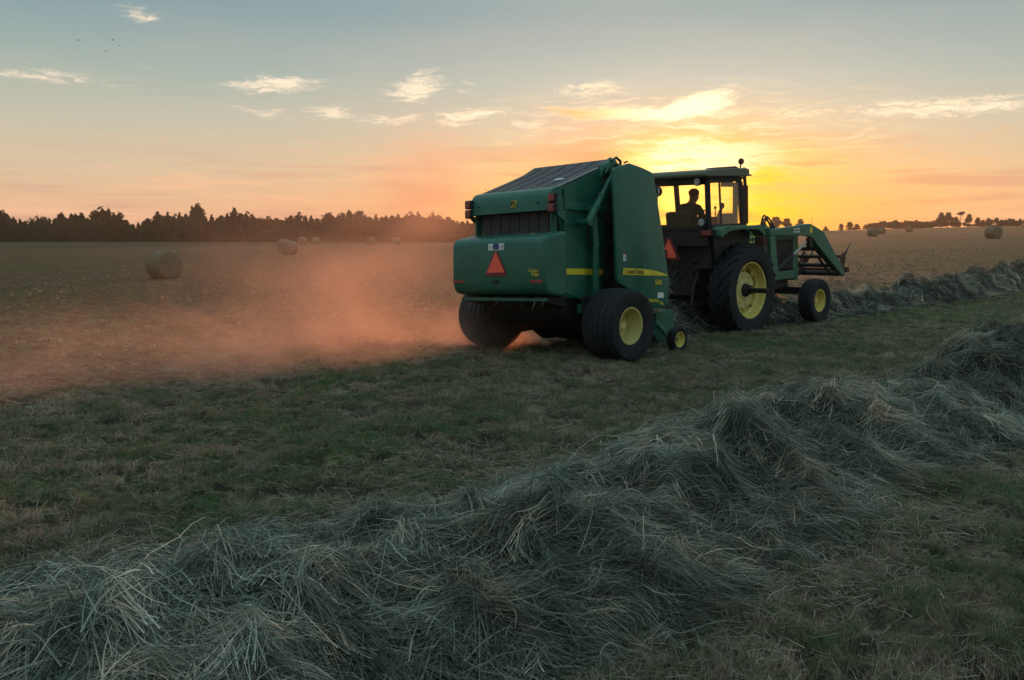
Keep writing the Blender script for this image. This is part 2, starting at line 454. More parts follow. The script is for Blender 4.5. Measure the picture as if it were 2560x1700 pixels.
def windrow_mesh(name, qc, half, h, seed, s0, s1, nclump, nper, width, lens, near=False):
    ds = .06 if near else .14
    ss = np.arange(s0, s1, ds); qq = np.arange(qc-half*1.7, qc+half*1.7, ds)
    S, Q = np.meshgrid(ss, qq, indexing='ij'); X, Y = xy(S, Q)
    endf = sstep(s0, s0+.8, S)
    Hh = windrow_profile(S, Q, qc, half, h, seed)*endf
    Z = ground_z(X, Y)+Hh*.93-.02-.05*(Hh <= 0.005)
    vs = [np.stack((X, Y, Z), -1).reshape(-1, 3)]; rn = [np.full(X.size, .0)]  # mound coloured near black: shade between the stems put into its tone
    n0, n1 = S.shape
    i = np.arange(n0-1)[:, None]; j = np.arange(n1-1)[None, :]
    q4 = [np.stack((i*n1+j, (i+1)*n1+j, (i+1)*n1+j+1, i*n1+j+1), -1).reshape(-1, 4)]
    off = X.size
    # bundles of parallel stems lying over the mound
    K = 7
    if near:                                    # more bundles where the row passes close by
        u = RNG.random(nclump); cs = s0+(s1-s0)*u**1.25
    else: cs = RNG.uniform(s0, s1, nclump)
    cq = qc+row_axis(cs, seed)[0]+RNG.uniform(-1, 1, nclump)*half*1.08+RNG.normal(0, .10, nclump)*half
    phi0 = (fbm(cs*.9, cq*.9, seed+30)-.5)*7.0 + RNG.normal(0, .8, nclump)
    kap0 = RNG.normal(0, .8, nclump); rad = RNG.uniform(.03, .13, nclump)
    thick = RNG.uniform(.0, .09, nclump); tone = np.clip(RNG.normal(.50, .22, nclump), .05, .98)
    mess = RNG.choice([.12, .32, .95], nclump, p=[.30, .34, .36])
    n = nclump*nper; ci = np.repeat(np.arange(nclump), nper)
    L = np.clip(lens*np.exp(RNG.normal(-.08, .42, n)), lens*.25, lens*2.6)
    phi = phi0[ci]+RNG.normal(0, 1, n)*mess[ci]; kap = kap0[ci]+RNG.normal(0, .55, n)
    r = np.abs(RNG.normal(0, 1, n))*rad[ci]; a = RNG.uniform(0, 2*PI, n)
    ps = cs[ci]+r*np.cos(a); pq = cq[ci]+r*np.sin(a)
    t = np.linspace(-.5, .5, K)[None, :]
    ang = phi[:, None]+kap[:, None]*t*L[:, None]
    dl = L[:, None]/(K-1)
    Sx = ps[:, None]+np.cumsum(np.cos(ang)*dl, 1)-.5*np.cos(phi)[:, None]*L[:, None]
    Qx = pq[:, None]+np.cumsum(np.sin(ang)*dl, 1)-.5*np.sin(phi)[:, None]*L[:, None]
    Hs = windrow_profile(Sx, Qx, qc, half, h, seed)*sstep(s0-.3, s0+.8, Sx)
    Hs = .32*Hs+.68*Hs.mean(1, keepdims=True)          # stems are stiff: they bridge small dips
    Hs = np.maximum(Hs, windrow_profile(Sx, Qx, qc, half, h, seed)*.9)
    arch = (RNG.gamma(1.2, .012, n))[:, None]*(1-(2*t)**2)
    lift = RNG.exponential(.011, n)[:, None]+thick[ci][:, None]*np.exp(-(r/rad[ci])**2)[:, None]
    stray = (RNG.random(n) < .06)
    tilt = np.where(stray, np.clip(RNG.normal(.12, .22, n), -.3, .45), RNG.normal(0, .05, n))[:, None]*(t+.5)*L[:, None]
    Xx, Yx = xy(Sx, Qx)
    Zx = terrain(Xx, Yx)+clod(Xx, Yx)*.5+Hs+arch+lift+np.maximum(tilt, -.02)+.004
    P = np.stack((Xx, Yx, Zx), -1)
    W = np.where(RNG.random(n) < .12, 1.9, RNG.uniform(.5, 1.25, n))*width
    rr = np.clip(tone[ci]+RNG.normal(0, .20, n), 0, 1)
    v2, q2, r2 = ribbons(P, W, rr)
    vs.append(v2); q4.append(q2+off); rn.append(r2)
    me = fast_mesh(name, np.vstack(vs), np.vstack(q4), None, M['hay'], np.concatenate(rn))
    return link(name, me)

w1 = windrow_mesh('hay_windrow', 3.55, .92, .32, 21, -2.5, 17, 8600, 34, .0029, .25, True)
tag(w1, 'thick tangled grey-green windrow of cut hay crossing the foreground', 'hay windrow')
w2 = windrow_mesh('hay_windrow', 10.62, .70, .53, 57, 12.0, 75, 3700, 26, .008, .32)
tag(w2, 'dark far windrow of cut hay running ahead of the tractor to the right edge', 'hay windrow')

def make_stubble():
    vs = []; qs = []; rn = []; off = 0
    def blades(n, s0, s1, q0, q1, hgt, wid, K, clump, expo=1.0, keep=None, lean=.35, tone=(.59, .2)):
        nonlocal off
        nc = max(1, n//clump)
        cs = s0+(s1-s0)*RNG.random(nc)**expo; cq = RNG.uniform(q0, q1, nc)
        X, Y = xy(cs, cq)
        cl = fbm(X*4, Y*4, 9, 2); den = .5*fbm(X*1.1, Y*1.1, 71)+cl+.35*vnoise(X*11, Y*11, 5)
        m = den > .91+RNG.normal(0, .05, nc)
        m |= RNG.random(nc) < .07
        if keep is not None: m &= keep(X, Y)
        cs, cq, X, Y = cs[m], cq[m], X[m], Y[m]; nc = len(cs)
        gpatch = fbm(X*.5, Y*.5, 90, 2)
        ct = np.clip(RNG.normal(tone[0], tone[1], nc)-.28*np.clip(gpatch-.5, 0, 1)*2+.25*np.clip(.5-gpatch, 0, 1), 0, 1)
        ct = ct+.45*(fbm(X*3.1, Y*3.1, 44, 2)-.5)*2
        ct = np.where(RNG.random(nc) < .08, RNG.uniform(.02, .25, nc), np.clip(ct, 0, 1))
        dirc = RNG.uniform(0, 2*PI, nc); rad = RNG.uniform(.02, .06, nc)
        ci = np.repeat(np.arange(nc), clump); m2 = len(ci)
        a = RNG.uniform(0, 2*PI, m2); r = np.sqrt(RNG.random(m2))*rad[ci]
        x = X[ci]+r*np.cos(a); y = Y[ci]+r*np.sin(a)
        h = hgt*np.clip(RNG.normal(.8, .35, m2), .25, 2.0)
        th = np.where(RNG.random(m2) < .6, dirc[ci]+RNG.normal(0, .7, m2), RNG.uniform(0, 2*PI, m2))
        ln = np.abs(RNG.normal(lean, .45, m2))
        t = np.linspace(0, 1, K)[None, :]
        bend = np.sin(np.clip(ln[:, None]*t*1.5, 0, 1.55))
        P = np.stack((x[:, None]+np.cos(th)[:, None]*h[:, None]*bend*t, y[:, None]+np.sin(th)[:, None]*h[:, None]*bend*t,
                      ground_z(x, y)[:, None]-.008+h[:, None]*t*np.cos(np.clip(ln[:, None]*t, 0, 1.45))), -1)
        v, q, rr = ribbons(P, RNG.uniform(.6, 1.3, m2)*wid, np.clip(ct[ci]+RNG.normal(0, .12, m2), 0, 1))
        vs.append(v); qs.append(q+off); rn.append(rr); off += len(v)
    def litter(n, s0, s1, q0, q1, ln, wid):
        nonlocal off
        s = RNG.uniform(s0, s1, n); q = RNG.uniform(q0, q1, n); x, y = xy(s, q)
        K = 4; th = RNG.uniform(0, 2*PI, n); kap = RNG.normal(0, 2.5, n); L = RNG.uniform(.4, 1.6, n)*ln
        t = np.linspace(-.5, .5, K)[None, :]; an = th[:, None]+kap[:, None]*t*L[:, None]*2
        X = x[:, None]+np.cos(an)*t*L[:, None]; Y = y[:, None]+np.sin(an)*t*L[:, None]
        Z = ground_z(X, Y).mean(1, keepdims=True)+RNG.uniform(.012, .05, n)[:, None]+RNG.normal(0, .06, n)[:, None]*t*L[:, None]*3
        v, qd, rr = ribbons(np.stack((X, Y, Z), -1), RNG.uniform(.6, 1.3, n)*wid, np.clip(RNG.normal(.75, .2, n), 0, 1), False)
        vs.append(v); qs.append(qd+off); rn.append(rr); off += len(v)
    inview = lambda X, Y: (np.abs(np.degrees(np.arctan2(X, Y))) < 38) & (Y > 2.0)
    blades(760000, 1.6, 13, -4.5, 3.3, .060, .0036, 4, 10, 1.3, inview)
    blades(820000, -4, 16, 3.9, 10.5, .058, .0050, 4, 10, 1.0, inview)
    blades(200000, 4, 34, 2.8, 20, .060, .009, 3, 10, 1.0, lambda X, Y: inview(X, Y) & (np.hypot(X, Y) > 10))
    blades(150000, 2, 75, -25, 62, .075, .020, 3, 8, 1.0, lambda X, Y: inview(X, Y) & (np.hypot(X, Y) > 22))
    litter(15000, 1, 14, -3, 3.2, .11, .0034)
    litter(26000, -4, 20, 4.0, 13, .14, .0045)
    litter(9000, -1, 14, 4.0, 5.4, .2, .0034); litter(5000, 1, 14, 1.9, 3.0, .2, .0034)
    me = fast_mesh('grass_stubble', np.vstack(vs), np.vstack(qs), None, M['stubble'], np.concatenate(rn))
    return tag(link('grass_stubble', me), 'short mown grass stubble with brown and green tufts across the field', 'grass', kind='stuff')
make_stubble()

# ------------------------------------------------------------------ wheels
def wheel_ribbed(name, Rr, Wd, rim, parent, loc, n=72, face=-1, hubmat='yellow', ribs=5):
    """implement tyre with circumferential ribs; outside face at y = face*Wd/2"""
    h = Wd/2
    side = [(rim*1.02, -h*.62), (rim*1.15, -h*.86), (Rr*.80, -h), (Rr*.92, -h*.97)]
    tread = []
    for k in range(ribs):
        a = -h*.86+k*(2*h*.86)/ribs; b = a+2*h*.86/ribs
        cr = lambda y: Rr*(1-.055*(y/h)**2)
        g = (b-a)*.14
        tread += [(cr(a)-.022, a+.001), (cr(a+g), a+g), (cr(b-g), b-g), (cr(b)-.022, b-.001)]
    prof = side+tread+[(r, -y) for r, y in reversed(side)]
    ty = MB().lathe(prof, n=n)
    f = face
    rm = MB().lathe([(rim*1.10, f*h*.80), (rim*1.12, f*h*.72), (rim*.99, f*h*.66), (rim*.90, f*h*.2), (rim*.84, -f*h*.1), (rim*.80, -f*h*.8), (rim*.86, -f*h*.8), (rim*.93, f*h*.2), (rim*1.0, f*h*.80)], n=48)
    hub = MB().lathe([(0.001, -f*h*.02), (rim*.86, -f*h*.02), (rim*.86, -f*h*.10), (.001, -f*h*.10)], n=36, closed=False)
    hub.lathe([(.001, f*h*.34), (rim*.24, f*h*.34), (rim*.30, f*h*.22), (rim*.30, -f*h*.03)], n=20, closed=False)
    for k in range(6):
        a = 2*PI*k/6; hub.path([(rim*.5*math.cos(a), -f*h*.03, rim*.5*math.sin(a)), (rim*.5*math.cos(a), f*h*.08, rim*.5*math.sin(a))], rim*.055, 6)
    w = hub.build(name, M[hubmat], parent, loc=loc)
    ty.build('tyre', M['tyre'], w, smooth=28)
    rm.build('rim', M[hubmat], w)
    return w

# ------------------------------------------------------------------ baler
BO = (.60, 14.58, 0)
baler = empty('round_baler', BO); baler.rotation_euler = (0, 0, R(45))
tag(baler, 'green round baler with yellow stripe and orange triangle, towed behind the tractor', 'hay baler')
BM = bodyM(-2, 2)
def bpart(mb, name, mat, bevel=0, parent=None, smooth=35, seg=2):
    return mb.build(name, M[mat], parent or baler, bevel, smooth, BM, seg=seg)

# tailgate: side plates, upper rear panel and the frame round the belt slot
mb = MB()
prof_side = [(-.62, .86), (.26, .80), (.32, 1.2), (.40, 2.60), (.47, 2.84), (.18, 2.735), (-.66, 2.415), (-.70, 2.38), (-.74, 2.06), (-.66, 1.80), (-.66, .95)]
mb.prism(prof_side, -.80, -.755); mb.prism(prof_side, .755, .80)
gate = bpart(mb, 'tailgate', 'green', .006)
gate['label'] = 'tailgate side plates, dusty green'
# rounded upper rear panel
pr = [(-.955, 2.075), (-.945, 2.20), (-.925, 2.30), (-.885, 2.365), (-.82, 2.40), (-.70, 2.425), (-.70, 2.395), (-.80, 2.365), (-.86, 2.335), (-.895, 2.28), (-.915, 2.19), (-.925, 2.075)]
mb = MB().prism(pr, -.83, .78)
endc = [(-.955, 2.075), (-.945, 2.20), (-.925, 2.30), (-.885, 2.365), (-.82, 2.40), (-.70, 2.425), (-.68, 2.075)]
mb.prism(endc, -.833, -.80); mb.prism(endc, .75, .783)
panel = bpart(mb, 'upper_rear_panel', 'green', .004)
mb = MB()
for y in (-.62, .60):
    mb.path([(-.948, y, 2.19), (-.962, y, 2.19)], .014, 10)
split_loose(bpart(mb, 'panel_bolt', 'black', parent=panel))
# belt bundle seen in the slot + black roof belt
mb = MB()
for k in range(7):
    a = -.68+k*.195; mb.bb(-.80, -.76, a, a+.180, 1.70, 2.12)
split_loose(bpart(mb, 'belt', 'belt', .004))
mb = MB().bb(-.72, -.60, -.755, .755, 1.0, 2.36)
bpart(mb, 'inner_chamber', 'black')
roofp = [(-.70, 2.425), (-.16, 2.632), (.18, 2.765), (.46, 2.915), (.49, 2.905), (.47, 2.86), (.18, 2.71), (-.16, 2.58), (-.68, 2.38)]
mb = MB().prism(roofp, -.745, .80)
top = bpart(mb, 'roof_belt_cover', 'belt', .004)
mb = MB()
for y in (-.50, -.22, .08, .36, .60):                                  # seams between the belts
    mb.path([(-.69, y, 2.434), (-.16, y, 2.641), (.18, y, 2.772), (.44, y, 2.910)], .0035, 6)
split_loose(bpart(mb, 'belt_seam', 'black', parent=top))
mb = MB().prism([(-.36, 2.562), (-.29, 2.588), (-.29, 2.594), (-.36, 2.568)], -.52, -.36)
bpart(mb, 'roof_decal', 'decal_white', parent=top)
mb = MB().bar((-.70, -.776, 2.425), (.16, -.776, 2.755), .05, .014)
bpart(mb, 'roof_edge_trim', 'grey', parent=top)
# fixed front body between the covers
mb = MB().prism([(.34, .75), (1.42, .62), (1.50, 1.5), (1.30, 2.30), (.92, 2.72), (.56, 2.90), (.43, 2.80), (.40, 2.5)], -.74, .80)
bpart(mb, 'bale_chamber', 'green', .01)
# inside of the gap between the gate and the cover: dark workings
mb = MB().prism([(.30, .70), (1.2, .62), (1.2, 2.55), (.60, 2.62), (.36, 2.4)], -1.10, -.80)
bpart(mb, 'drive_housing', 'black', .01)
mb = MB()
for k, (x, z, r) in enumerate(((.28, 1.55, .14), (.26, 2.02, .10), (.30, 1.12, .12))):
    mb.lathe([(.001, 0), (r, 0), (r, .03), (r*.8, .045), (.001, .045)], (x, -.93, z), 24, False)
mb.path([(.25, -.88, 1.0), (.27, -.9, 1.5), (.24, -.9, 2.3)], .012, 6)
mb.path([(.20, -.85, .95), (.17, -.88, 1.4), (.22, -.87, 1.8), (.18, -.86, 2.2), (.30, -.87, 2.6)], .010, 6)
bpart(mb, 'chain_drive', 'iron')
# reinforcement bar, lower panel and yellow stripe on the gate side
mb = MB().bb(-.72, -.06, -.845, -.80, 2.10, 2.20); mb.bb(-.66, -.63, -.86, -.80, 1.80, 2.40)
bpart(mb, 'gate_rib', 'green', .008)
mb = MB().prism([(-.63, .93), (-.16, .80), (-.16, 1.16), (-.63, 1.16)], -.818, -.80)
bpart(mb, 'gate_lower_panel', 'green', .004)
mb = MB().prism([(-.65, 1.185), (.27, 1.185), (.27, 1.272), (-.65, 1.272)], -.808, -.80)
bpart(mb, 'yellow_stripe', 'decal_yellow', parent=gate)
# strut and hydraulic cylinder
mb = MB().bar((-.10, -.95, .78), (-.085, -.95, 1.60), .05, .10); mb.bar((-.085, -.95, 1.58), (-.12, -.93, 2.14), .05, .085)
mb.path([(-.12, -.98, 2.12), (-.12, -.82, 2.12)], .045, 14); mb.path([(-.10, -.98, .80), (-.10, -.80, .80)], .05, 14)
mb.bar((-.10, -.87, 2.16), (.28, -.87, 2.14), .04, .07)
bpart(mb, 'gate_link', 'green', .008)
mb = MB(); c0, c1 = Vector((-.33, -1.0, 1.92)), Vector((.27, -1.0, 2.70))
mb.path([c0, c0.lerp(c1, .50)], .052, 16); mb.path([c0.lerp(c1, .49), c0.lerp(c1, .53)], .060, 16); mb.path([c0.lerp(c1, .28), c0.lerp(c1, .31)], .060, 16); mb.path([c0+Vector((0, -.06, 0)), c0+Vector((0, .18, 0))], .050, 16)
cyl = bpart(mb, 'hydraulic_cylinder', 'green', .003)
mb = MB(); mb.path([c0.lerp(c1, .53), c1], .034, 14); mb.path([c1+Vector((0, -.06, 0)), c1+Vector((0, .12, 0))], .055, 16)
bpart(mb, 'cylinder_rod', 'green', parent=cyl)
mb = MB(); mb.path([c0+Vector((-.01, -.02, 0)), (-.30, -.97, 1.80), (-.20, -.90, 1.66), (-.02, -.88, 1.60), (.10, -.86, 1.75)], .012, 8)
mb.path([c0.lerp(c1, .5)+Vector((-.05, -.03, .03)), (-.16, -1.02, 2.34), (-.05, -.95, 2.20), (.05, -.86, 2.10), (.2, -.86, 2.0)], .011, 8)
split_loose(bpart(mb, 'hydraulic_hose', 'hose'))
# hinge head at the top
mb = MB()
mb.lathe([(.001, -.05), (.10, -.05), (.12, -.03), (.12, .12), (.001, .12)], (.30, -.90, 2.74), 24, False)
mb.lathe([(.001, -.03), (.055, -.03), (.055, .14), (.001, .14)], (.30, -.99, 2.74), 18, False)
mb.prism([(.12, 2.60), (.46, 2.66), (.50, 2.88), (.36, 2.92), (.20, 2.80)], -.86, -.81)
mb.path([(.22, -.97, 2.84), (.32, -.99, 2.90), (.44, -.97, 2.86), (.46, -.95, 2.74), (.40, -.95, 2.64)], .022, 8)
mb.path([(.14, -.93, 2.66), (.20, -.97, 2.76), (.28, -.98, 2.66), (.20, -.97, 2.56)], .016, 8)
bpart(mb, 'gate_hinge', 'green', .004)
# right side cover with slight crease
def cover(sgn, y0, top=1.0):
    mb = MB()
    po = [(-.03, 2.685), (.10, 2.735), (.34, 2.80), (.62, 2.765), (.86, 2.72), (.905, 2.69), (.93, 2.63), (1.12, 1.95), (1.315, 1.17), (1.33, 1.02), (1.325, .90), (1.27, .70), (.72, .70), (.50, .92), (.22, 1.02), (.10, 1.07), (.06, 1.2)]
    if sgn > 0: po = [(x+.30, z*top) for x, z in po]
    n = len(po); yo = sgn*y0
    vs = []
    for yy, k in ((yo, 1.0), (yo-sgn*.045, 1.0), (yo-sgn*.045, .97)):
        vs += [(.6+(x-.6)*k, yy, 1.75+(z-1.75)*k) for x, z in po]
    # dished outside: centre vertex a little proud
    fs = []
    inner = [(.6+(x-.6)*.90, yo+sgn*.018, 1.75+(z-1.75)*.93) for x, z in po]
    vs += inner
    for i in range(n):
        j = (i+1) % n
        fs += [(i, j, n+j, n+i), (n+i, n+j, 2*n+j, 2*n+i), (i, j, 3*n+j, 3*n+i)]
    fs += [tuple(3*n+i for i in range(n)), tuple(2*n+i for i in range(n))]
    return mb.add(vs, fs)
cov = bpart(cover(-1, 1.22), 'side_cover', 'green', .010, smooth=25, seg=3)
lc = bpart(cover(1, .96, .95), 'side_cover', 'green', .010, smooth=25)
mb = MB(); mb.lathe([(.001, -.02), (.03, -.02), (.03, .03), (.001, .03)], (.10, -1.17, 2.755), 12, False); mb.bar((.26, -1.18, 2.80), (.34, -1.18, 2.83), .02, .02)
mb.bb(.60, .90, -1.15, -.80, 2.50, 2.55); mb.bb(.3, 1.1, -1.16, -.8, 1.6, 1.66)
split_loose(bpart(mb, 'cover_latch', 'black', parent=cov))
YC = -1.2405
st = [(.185, 1.185), (.185, 1.283), (.50, 1.280), (.80, 1.268), (1.0, 1.247), (1.17, 1.218), (1.25, 1.197), (1.275, 1.183), (1.20, 1.180)]
bpart(MB().prism(st, YC, YC+.006), 'name_stripe', 'decal_yellow', parent=cov)
def ctext(body, x, z, size, mat, name, sx=1.0, parent=None, yy=None, align='LEFT', slope=0.0):
    vs, fs = text_faces(body, size, .0015, align, sx)
    y0 = (YC-.0025) if yy is None else yy
    ca, sa = math.cos(slope), math.sin(slope)
    mb = MB().add([(x+a*ca-b*sa, y0-c, z+a*sa+b*ca) for a, b, c in vs], fs)
    return bpart(mb, name, mat, parent=parent or cov, smooth=0)
ctext('J', .225, 1.198, .108, 'decal_black', 'lettering', .85); ctext('OHN', .272, 1.200, .078, 'decal_black', 'lettering', .88)
ctext('D', .452, 1.198, .100, 'decal_black', 'lettering', .88); ctext('EERE', .525, 1.199, .078, 'decal_black', 'lettering', .88)
ctext('568', .945, 1.045, .105, 'decal_yellow', 'model_number', 1.05)
ctext('MegaWide', .80, .795, .062, 'decal_yellow', 'lettering', .9, slope=-.05); ctext('Plus', 1.07, .745, .062, 'decal_yellow', 'lettering', .9, slope=-.05)
bpart(MB().bb(.185, .245, YC, YC+.006, 1.385, 1.475), 'warning_decal', 'decal_white', parent=cov)
bpart(MB().bb(.185, .245, YC, YC+.006, 1.478, 1.505), 'warning_decal', 'decal_red', parent=cov)
mb = MB()
for z in (1.365, 1.34, 1.318): mb.bb(.19, .24, YC, YC+.006, z-.006, z+.006)
mb.bb(.21, .22, YC-.002, YC+.002, 1.405, 1.455)
split_loose(bpart(mb, 'warning_decal', 'decal_blue', parent=cov))
bpart(MB().bb(1.02, 1.17, YC, YC+.006, .845, .925), 'warning_decal', 'decal_white', parent=cov)
# lower rear box
bx = [(-1.155, 1.02), (-1.17, 1.10), (-1.17, 1.60), (-1.155, 1.66), (-1.125, 1.70), (-1.07, 1.725), (-.82, 1.785), (-.70, 1.79), (-.70, .90), (-.80, .87), (-1.06, .905), (-1.11, .935), (-1.14, .97)]
box = bpart(MB().prism(bx, -.955, .955), 'wrap_box', 'green', .045, smooth=40, seg=5)
XB = -1.1735
def rtext(body, y, z, size, mat, name, parent, sx=1.0, xx=XB):
    vs, fs = text_faces(body, size, .0015, 'CENTER', sx)
    mb = MB().add([(xx-c, y-a, z+b) for a, b, c in vs], fs)
    return bpart(mb, name, mat, parent=parent, smooth=0)
rtext('Cover', -.745, 1.215, .072, 'decal_yellow', 'lettering', box); rtext('Edge', -.775, 1.165, .072, 'decal_yellow', 'lettering', box)
bpart(MB().bb(XB, XB+.006, -.16, .16, 1.535, 1.630), 'sign_decal', 'decal_white', parent=box)
mb = MB(); mb.prismx([(-.062, 1.545), (.062, 1.545), (.07, 1.60), (.04, 1.632), (-.04, 1.632), (-.07, 1.60)], XB-.003, XB+.002); bpart(mb, 'sign_decal', 'decal_blue', parent=box)
mb = MB()
for y in (.12, -.12): mb.bb(XB-.003, XB+.002, y-.006, y+.006, 1.555, 1.60)
mb.bb(XB-.003, XB+.002, -.145, -.14, 1.55, 1.61); split_loose(bpart(mb, 'sign_decal', 'decal_black', parent=box))
# slow-moving-vehicle emblem: its tilt makes it look tall and narrow, as in the photo
em = bpart(MB().prismx([(.215, 1.195), (.205, 1.165), (-.205, 1.165), (-.215, 1.195), (-.035, 1.515), (.035, 1.515)], XB-.006, XB+.012), 'triangle_emblem', 'smv_dark', .002, parent=baler)
bpart(MB().prismx([(.182, 1.215), (-.182, 1.215), (0, 1.512)], XB-.010, XB-.004), 'emblem_face', 'smv', parent=em)
bpart(MB().bb(-1.21, -1.165, -.05, .06, 1.075, 1.105), 'box_handle', 'black', .008, parent=box)
mb = MB().bb(XB, XB+.006, -.91, -.68, 1.068, 1.108); bpart(mb, 'reflector', 'decal_red', parent=box)
mb = MB().bb(XB, XB+.006, .70, .92, 1.068, 1.108); bpart(mb, 'reflector', 'decal_red', parent=box)
mb = MB().bb(-1.09, -1.03, -.90, .76, .805, .845); bpart(mb, 'lower_rail', 'green', .008)
mb = MB().prism([(-1.05, .80), (-.62, .72), (-.62, .88), (-1.05, .86)], -.86, .80); bpart(mb, 'box_underside', 'black')
# leaping-deer badge on the upper panel
XP = -.9545
def badge(pts, k=.62, cy=-.13, cz=2.195): return [(y*k+cy, (z-.078)*k*1.05+cz) for y, z in pts]
shield = [(.075, .0), (-.075, .0), (-.088, .13), (-.05, .155), (.05, .155), (.088, .13)]
bd = bpart(MB().prismx(badge(shield), XP-.004, XP+.02), 'badge', 'decal_yellow', .002, parent=panel)
bpart(MB().prismx(badge(shield, .54), XP-.007, XP+.0), 'badge_field', 'decal_black', parent=bd)
deer = [(.058, .030), (.034, .050), (.030, .062), (.008, .056), (-.012, .060), (-.022, .078), (-.050, .086), (-.054, .074), (-.034, .066), (-.026, .048), (-.044, .030), (-.048, .012), (-.038, .014), (-.026, .032), (-.006, .040), (.016, .032), (.040, .014)]
mb = MB().prismx(badge(deer), XP-.010, XP-.004)
mb.prismx(badge([(-.028, .080), (-.034, .084), (.0, .120), (.008, .114)]), XP-.010, XP-.004)
bpart(mb, 'badge_deer', 'decal_yellow', parent=bd)
# tail lamps in pairs at both corners
for ys, ye in ((-.97, -.85), (.73, .85)):
    for z0 in (2.175, 2.035):
        l = bpart(MB().bb(-1.00, -.92, ys, ye, z0, z0+.128), 'tail_lamp', 'black', .008)
        bpart(MB().bb(-1.015, -.99, ys+.01, ye-.01, z0+.01, z0+.118), 'lamp_lens', 'lens_red', .008, parent=l)
    mb = MB().bb(-.93, -.70, min(abs(ys), abs(ye))*(1 if ys > 0 else -1)-.02, min(abs(ys), abs(ye))*(1 if ys > 0 else -1)+.02, 2.08, 2.26)
    mb.prism([(-.95, 2.05), (-.86, 1.98), (-.74, 1.92), (-.74, 2.08)], ys+.03, ye-.03)
    bpart(mb, 'lamp_bracket', 'green', .005)
# slot frame posts
mb = MB().bb(-.86, -.74, -.79, -.755, 1.74, 2.09); mb.bb(-.86, -.74, .74, .775, 1.74, 2.09)
split_loose(bpart(mb, 'slot_post', 'green', .006))
# under body: chamber bottom, frame, axle
mb = MB().prism([(-.62, .88), (-.55, .62), (-.36, .46), (.10, .38), (1.2, .34), (1.5, .50), (1.5, 1.2), (-.6, 1.2)], -.72, .76)
bpart(mb, 'chamber_floor', 'black', .01)
for y in (-.985, .955):
    bpart(MB().prism([(-.42, .88), (-.36, .40), (-.10, .28), (.30, .28), (.95, .34), (.95, .88)], y, y+.03), 'added_wheel_plate', 'black', .006)  # added black plates, standing in for the dark behind the wheels
mb = MB()
for y in (-.86, .86): mb.bar((-.35, y, .70), (1.9, y, .58), .08, .14)
mb.bb(-.09, .09, -1.12, 1.12, .46, .60); mb.bar((1.7, -.86, .58), (1.7, .86, .58), .10, .12)
for y in (-.9, .9): mb.prism([(-.25, .78), (.25, .78), (.12, .46), (-.12, .46)], y-.03, y+.03)
mb.bar((1.6, -.5, .60), (3.0, .30, .56), .10, .16); mb.bar((1.6, .6, .60), (3.0, .30, .56), .10, .16); mb.bar((2.9, .30, .56), (3.98, .56, .50), .10, .14)
bpart(mb, 'frame', 'green', .01)
mb = MB().prism([(.50, .34), (.80, .16), (1.9, .18), (1.9, .9), (.50, .9)], .90, .94); bpart(mb, 'added_dark_panel', 'black', .006)  # added black panel that keeps the gap under the baler dark
mb = MB().prism([(1.05, .62), (1.22, .16), (1.30, .14), (1.34, .7)], -.98, .94); bpart(mb, 'feed_pan', 'black', .006)
mb = MB(); mb.path([(1.5, .05, .85), (2.6, .3, .78), (4.2, .6, .72)], .06, 12); bpart(mb, 'drive_shaft', 'black')
mb = MB(); mb.path([(2.9, -.02, 1.10), (2.9, -.02, .20)], .04, 12); mb.bb(2.78, 3.02, -.12, .08, .18, .20); bpart(mb, 'jack_stand', 'iron')
# pickup
mb = MB()
for y in (-1.02, .96): mb.prism([(1.20, .30), (1.36, .14), (1.62, .14), (1.80, .34), (1.74, .58), (1.40, .66), (1.18, .56)], y, y+.05)
mb.path([(1.5, -1.0, .38), (1.5, .98, .38)], .13, 16); mb.bb(1.22, 1.30, -1.06, -1.0, .42, .74); mb.bb(1.0, 1.26, -1.14, -.86, .60, .68)
pick = bpart(mb, 'pickup', 'green', .008)
mb = MB()
for k in range(22):
    y = -.94+k*.088
    for j in range(6):
        a = j*PI/3+k*.35; mb.path([(1.5+.12*math.cos(a), y, .38+.12*math.sin(a)), (1.5+.27*math.cos(a+.25), y, .38+.27*math.sin(a+.25))], .006, 4)
bpart(mb, 'pickup_tine', 'iron', parent=pick)
mb = MB(); mb.path([(1.30, -1.02, .46), (1.36, -1.10, .33), (1.44, -1.16, .21)], .035, 10); mb.path([(1.44, -1.14, .21), (1.44, -1.32, .21)], .025, 10)
bpart(mb, 'gauge_arm', 'green', .004, parent=pick)
wheel_ribbed('gauge_wheel', .195, .14, .112, baler, (1.50, -1.26, .195), 40, -1, 'yellow', 2)
wA = wheel_ribbed('wheel', .525, .57, .245, baler, (0, -1.30, .515), 80, -1, 'yellow_pale', 5)
wB = wheel_ribbed('wheel', .525, .57, .245, baler, (0, 1.30, .515), 80, 1, 'yellow_pale', 5)
wA['label'] = 'right wheel with wide ribbed tyre and yellow rim'

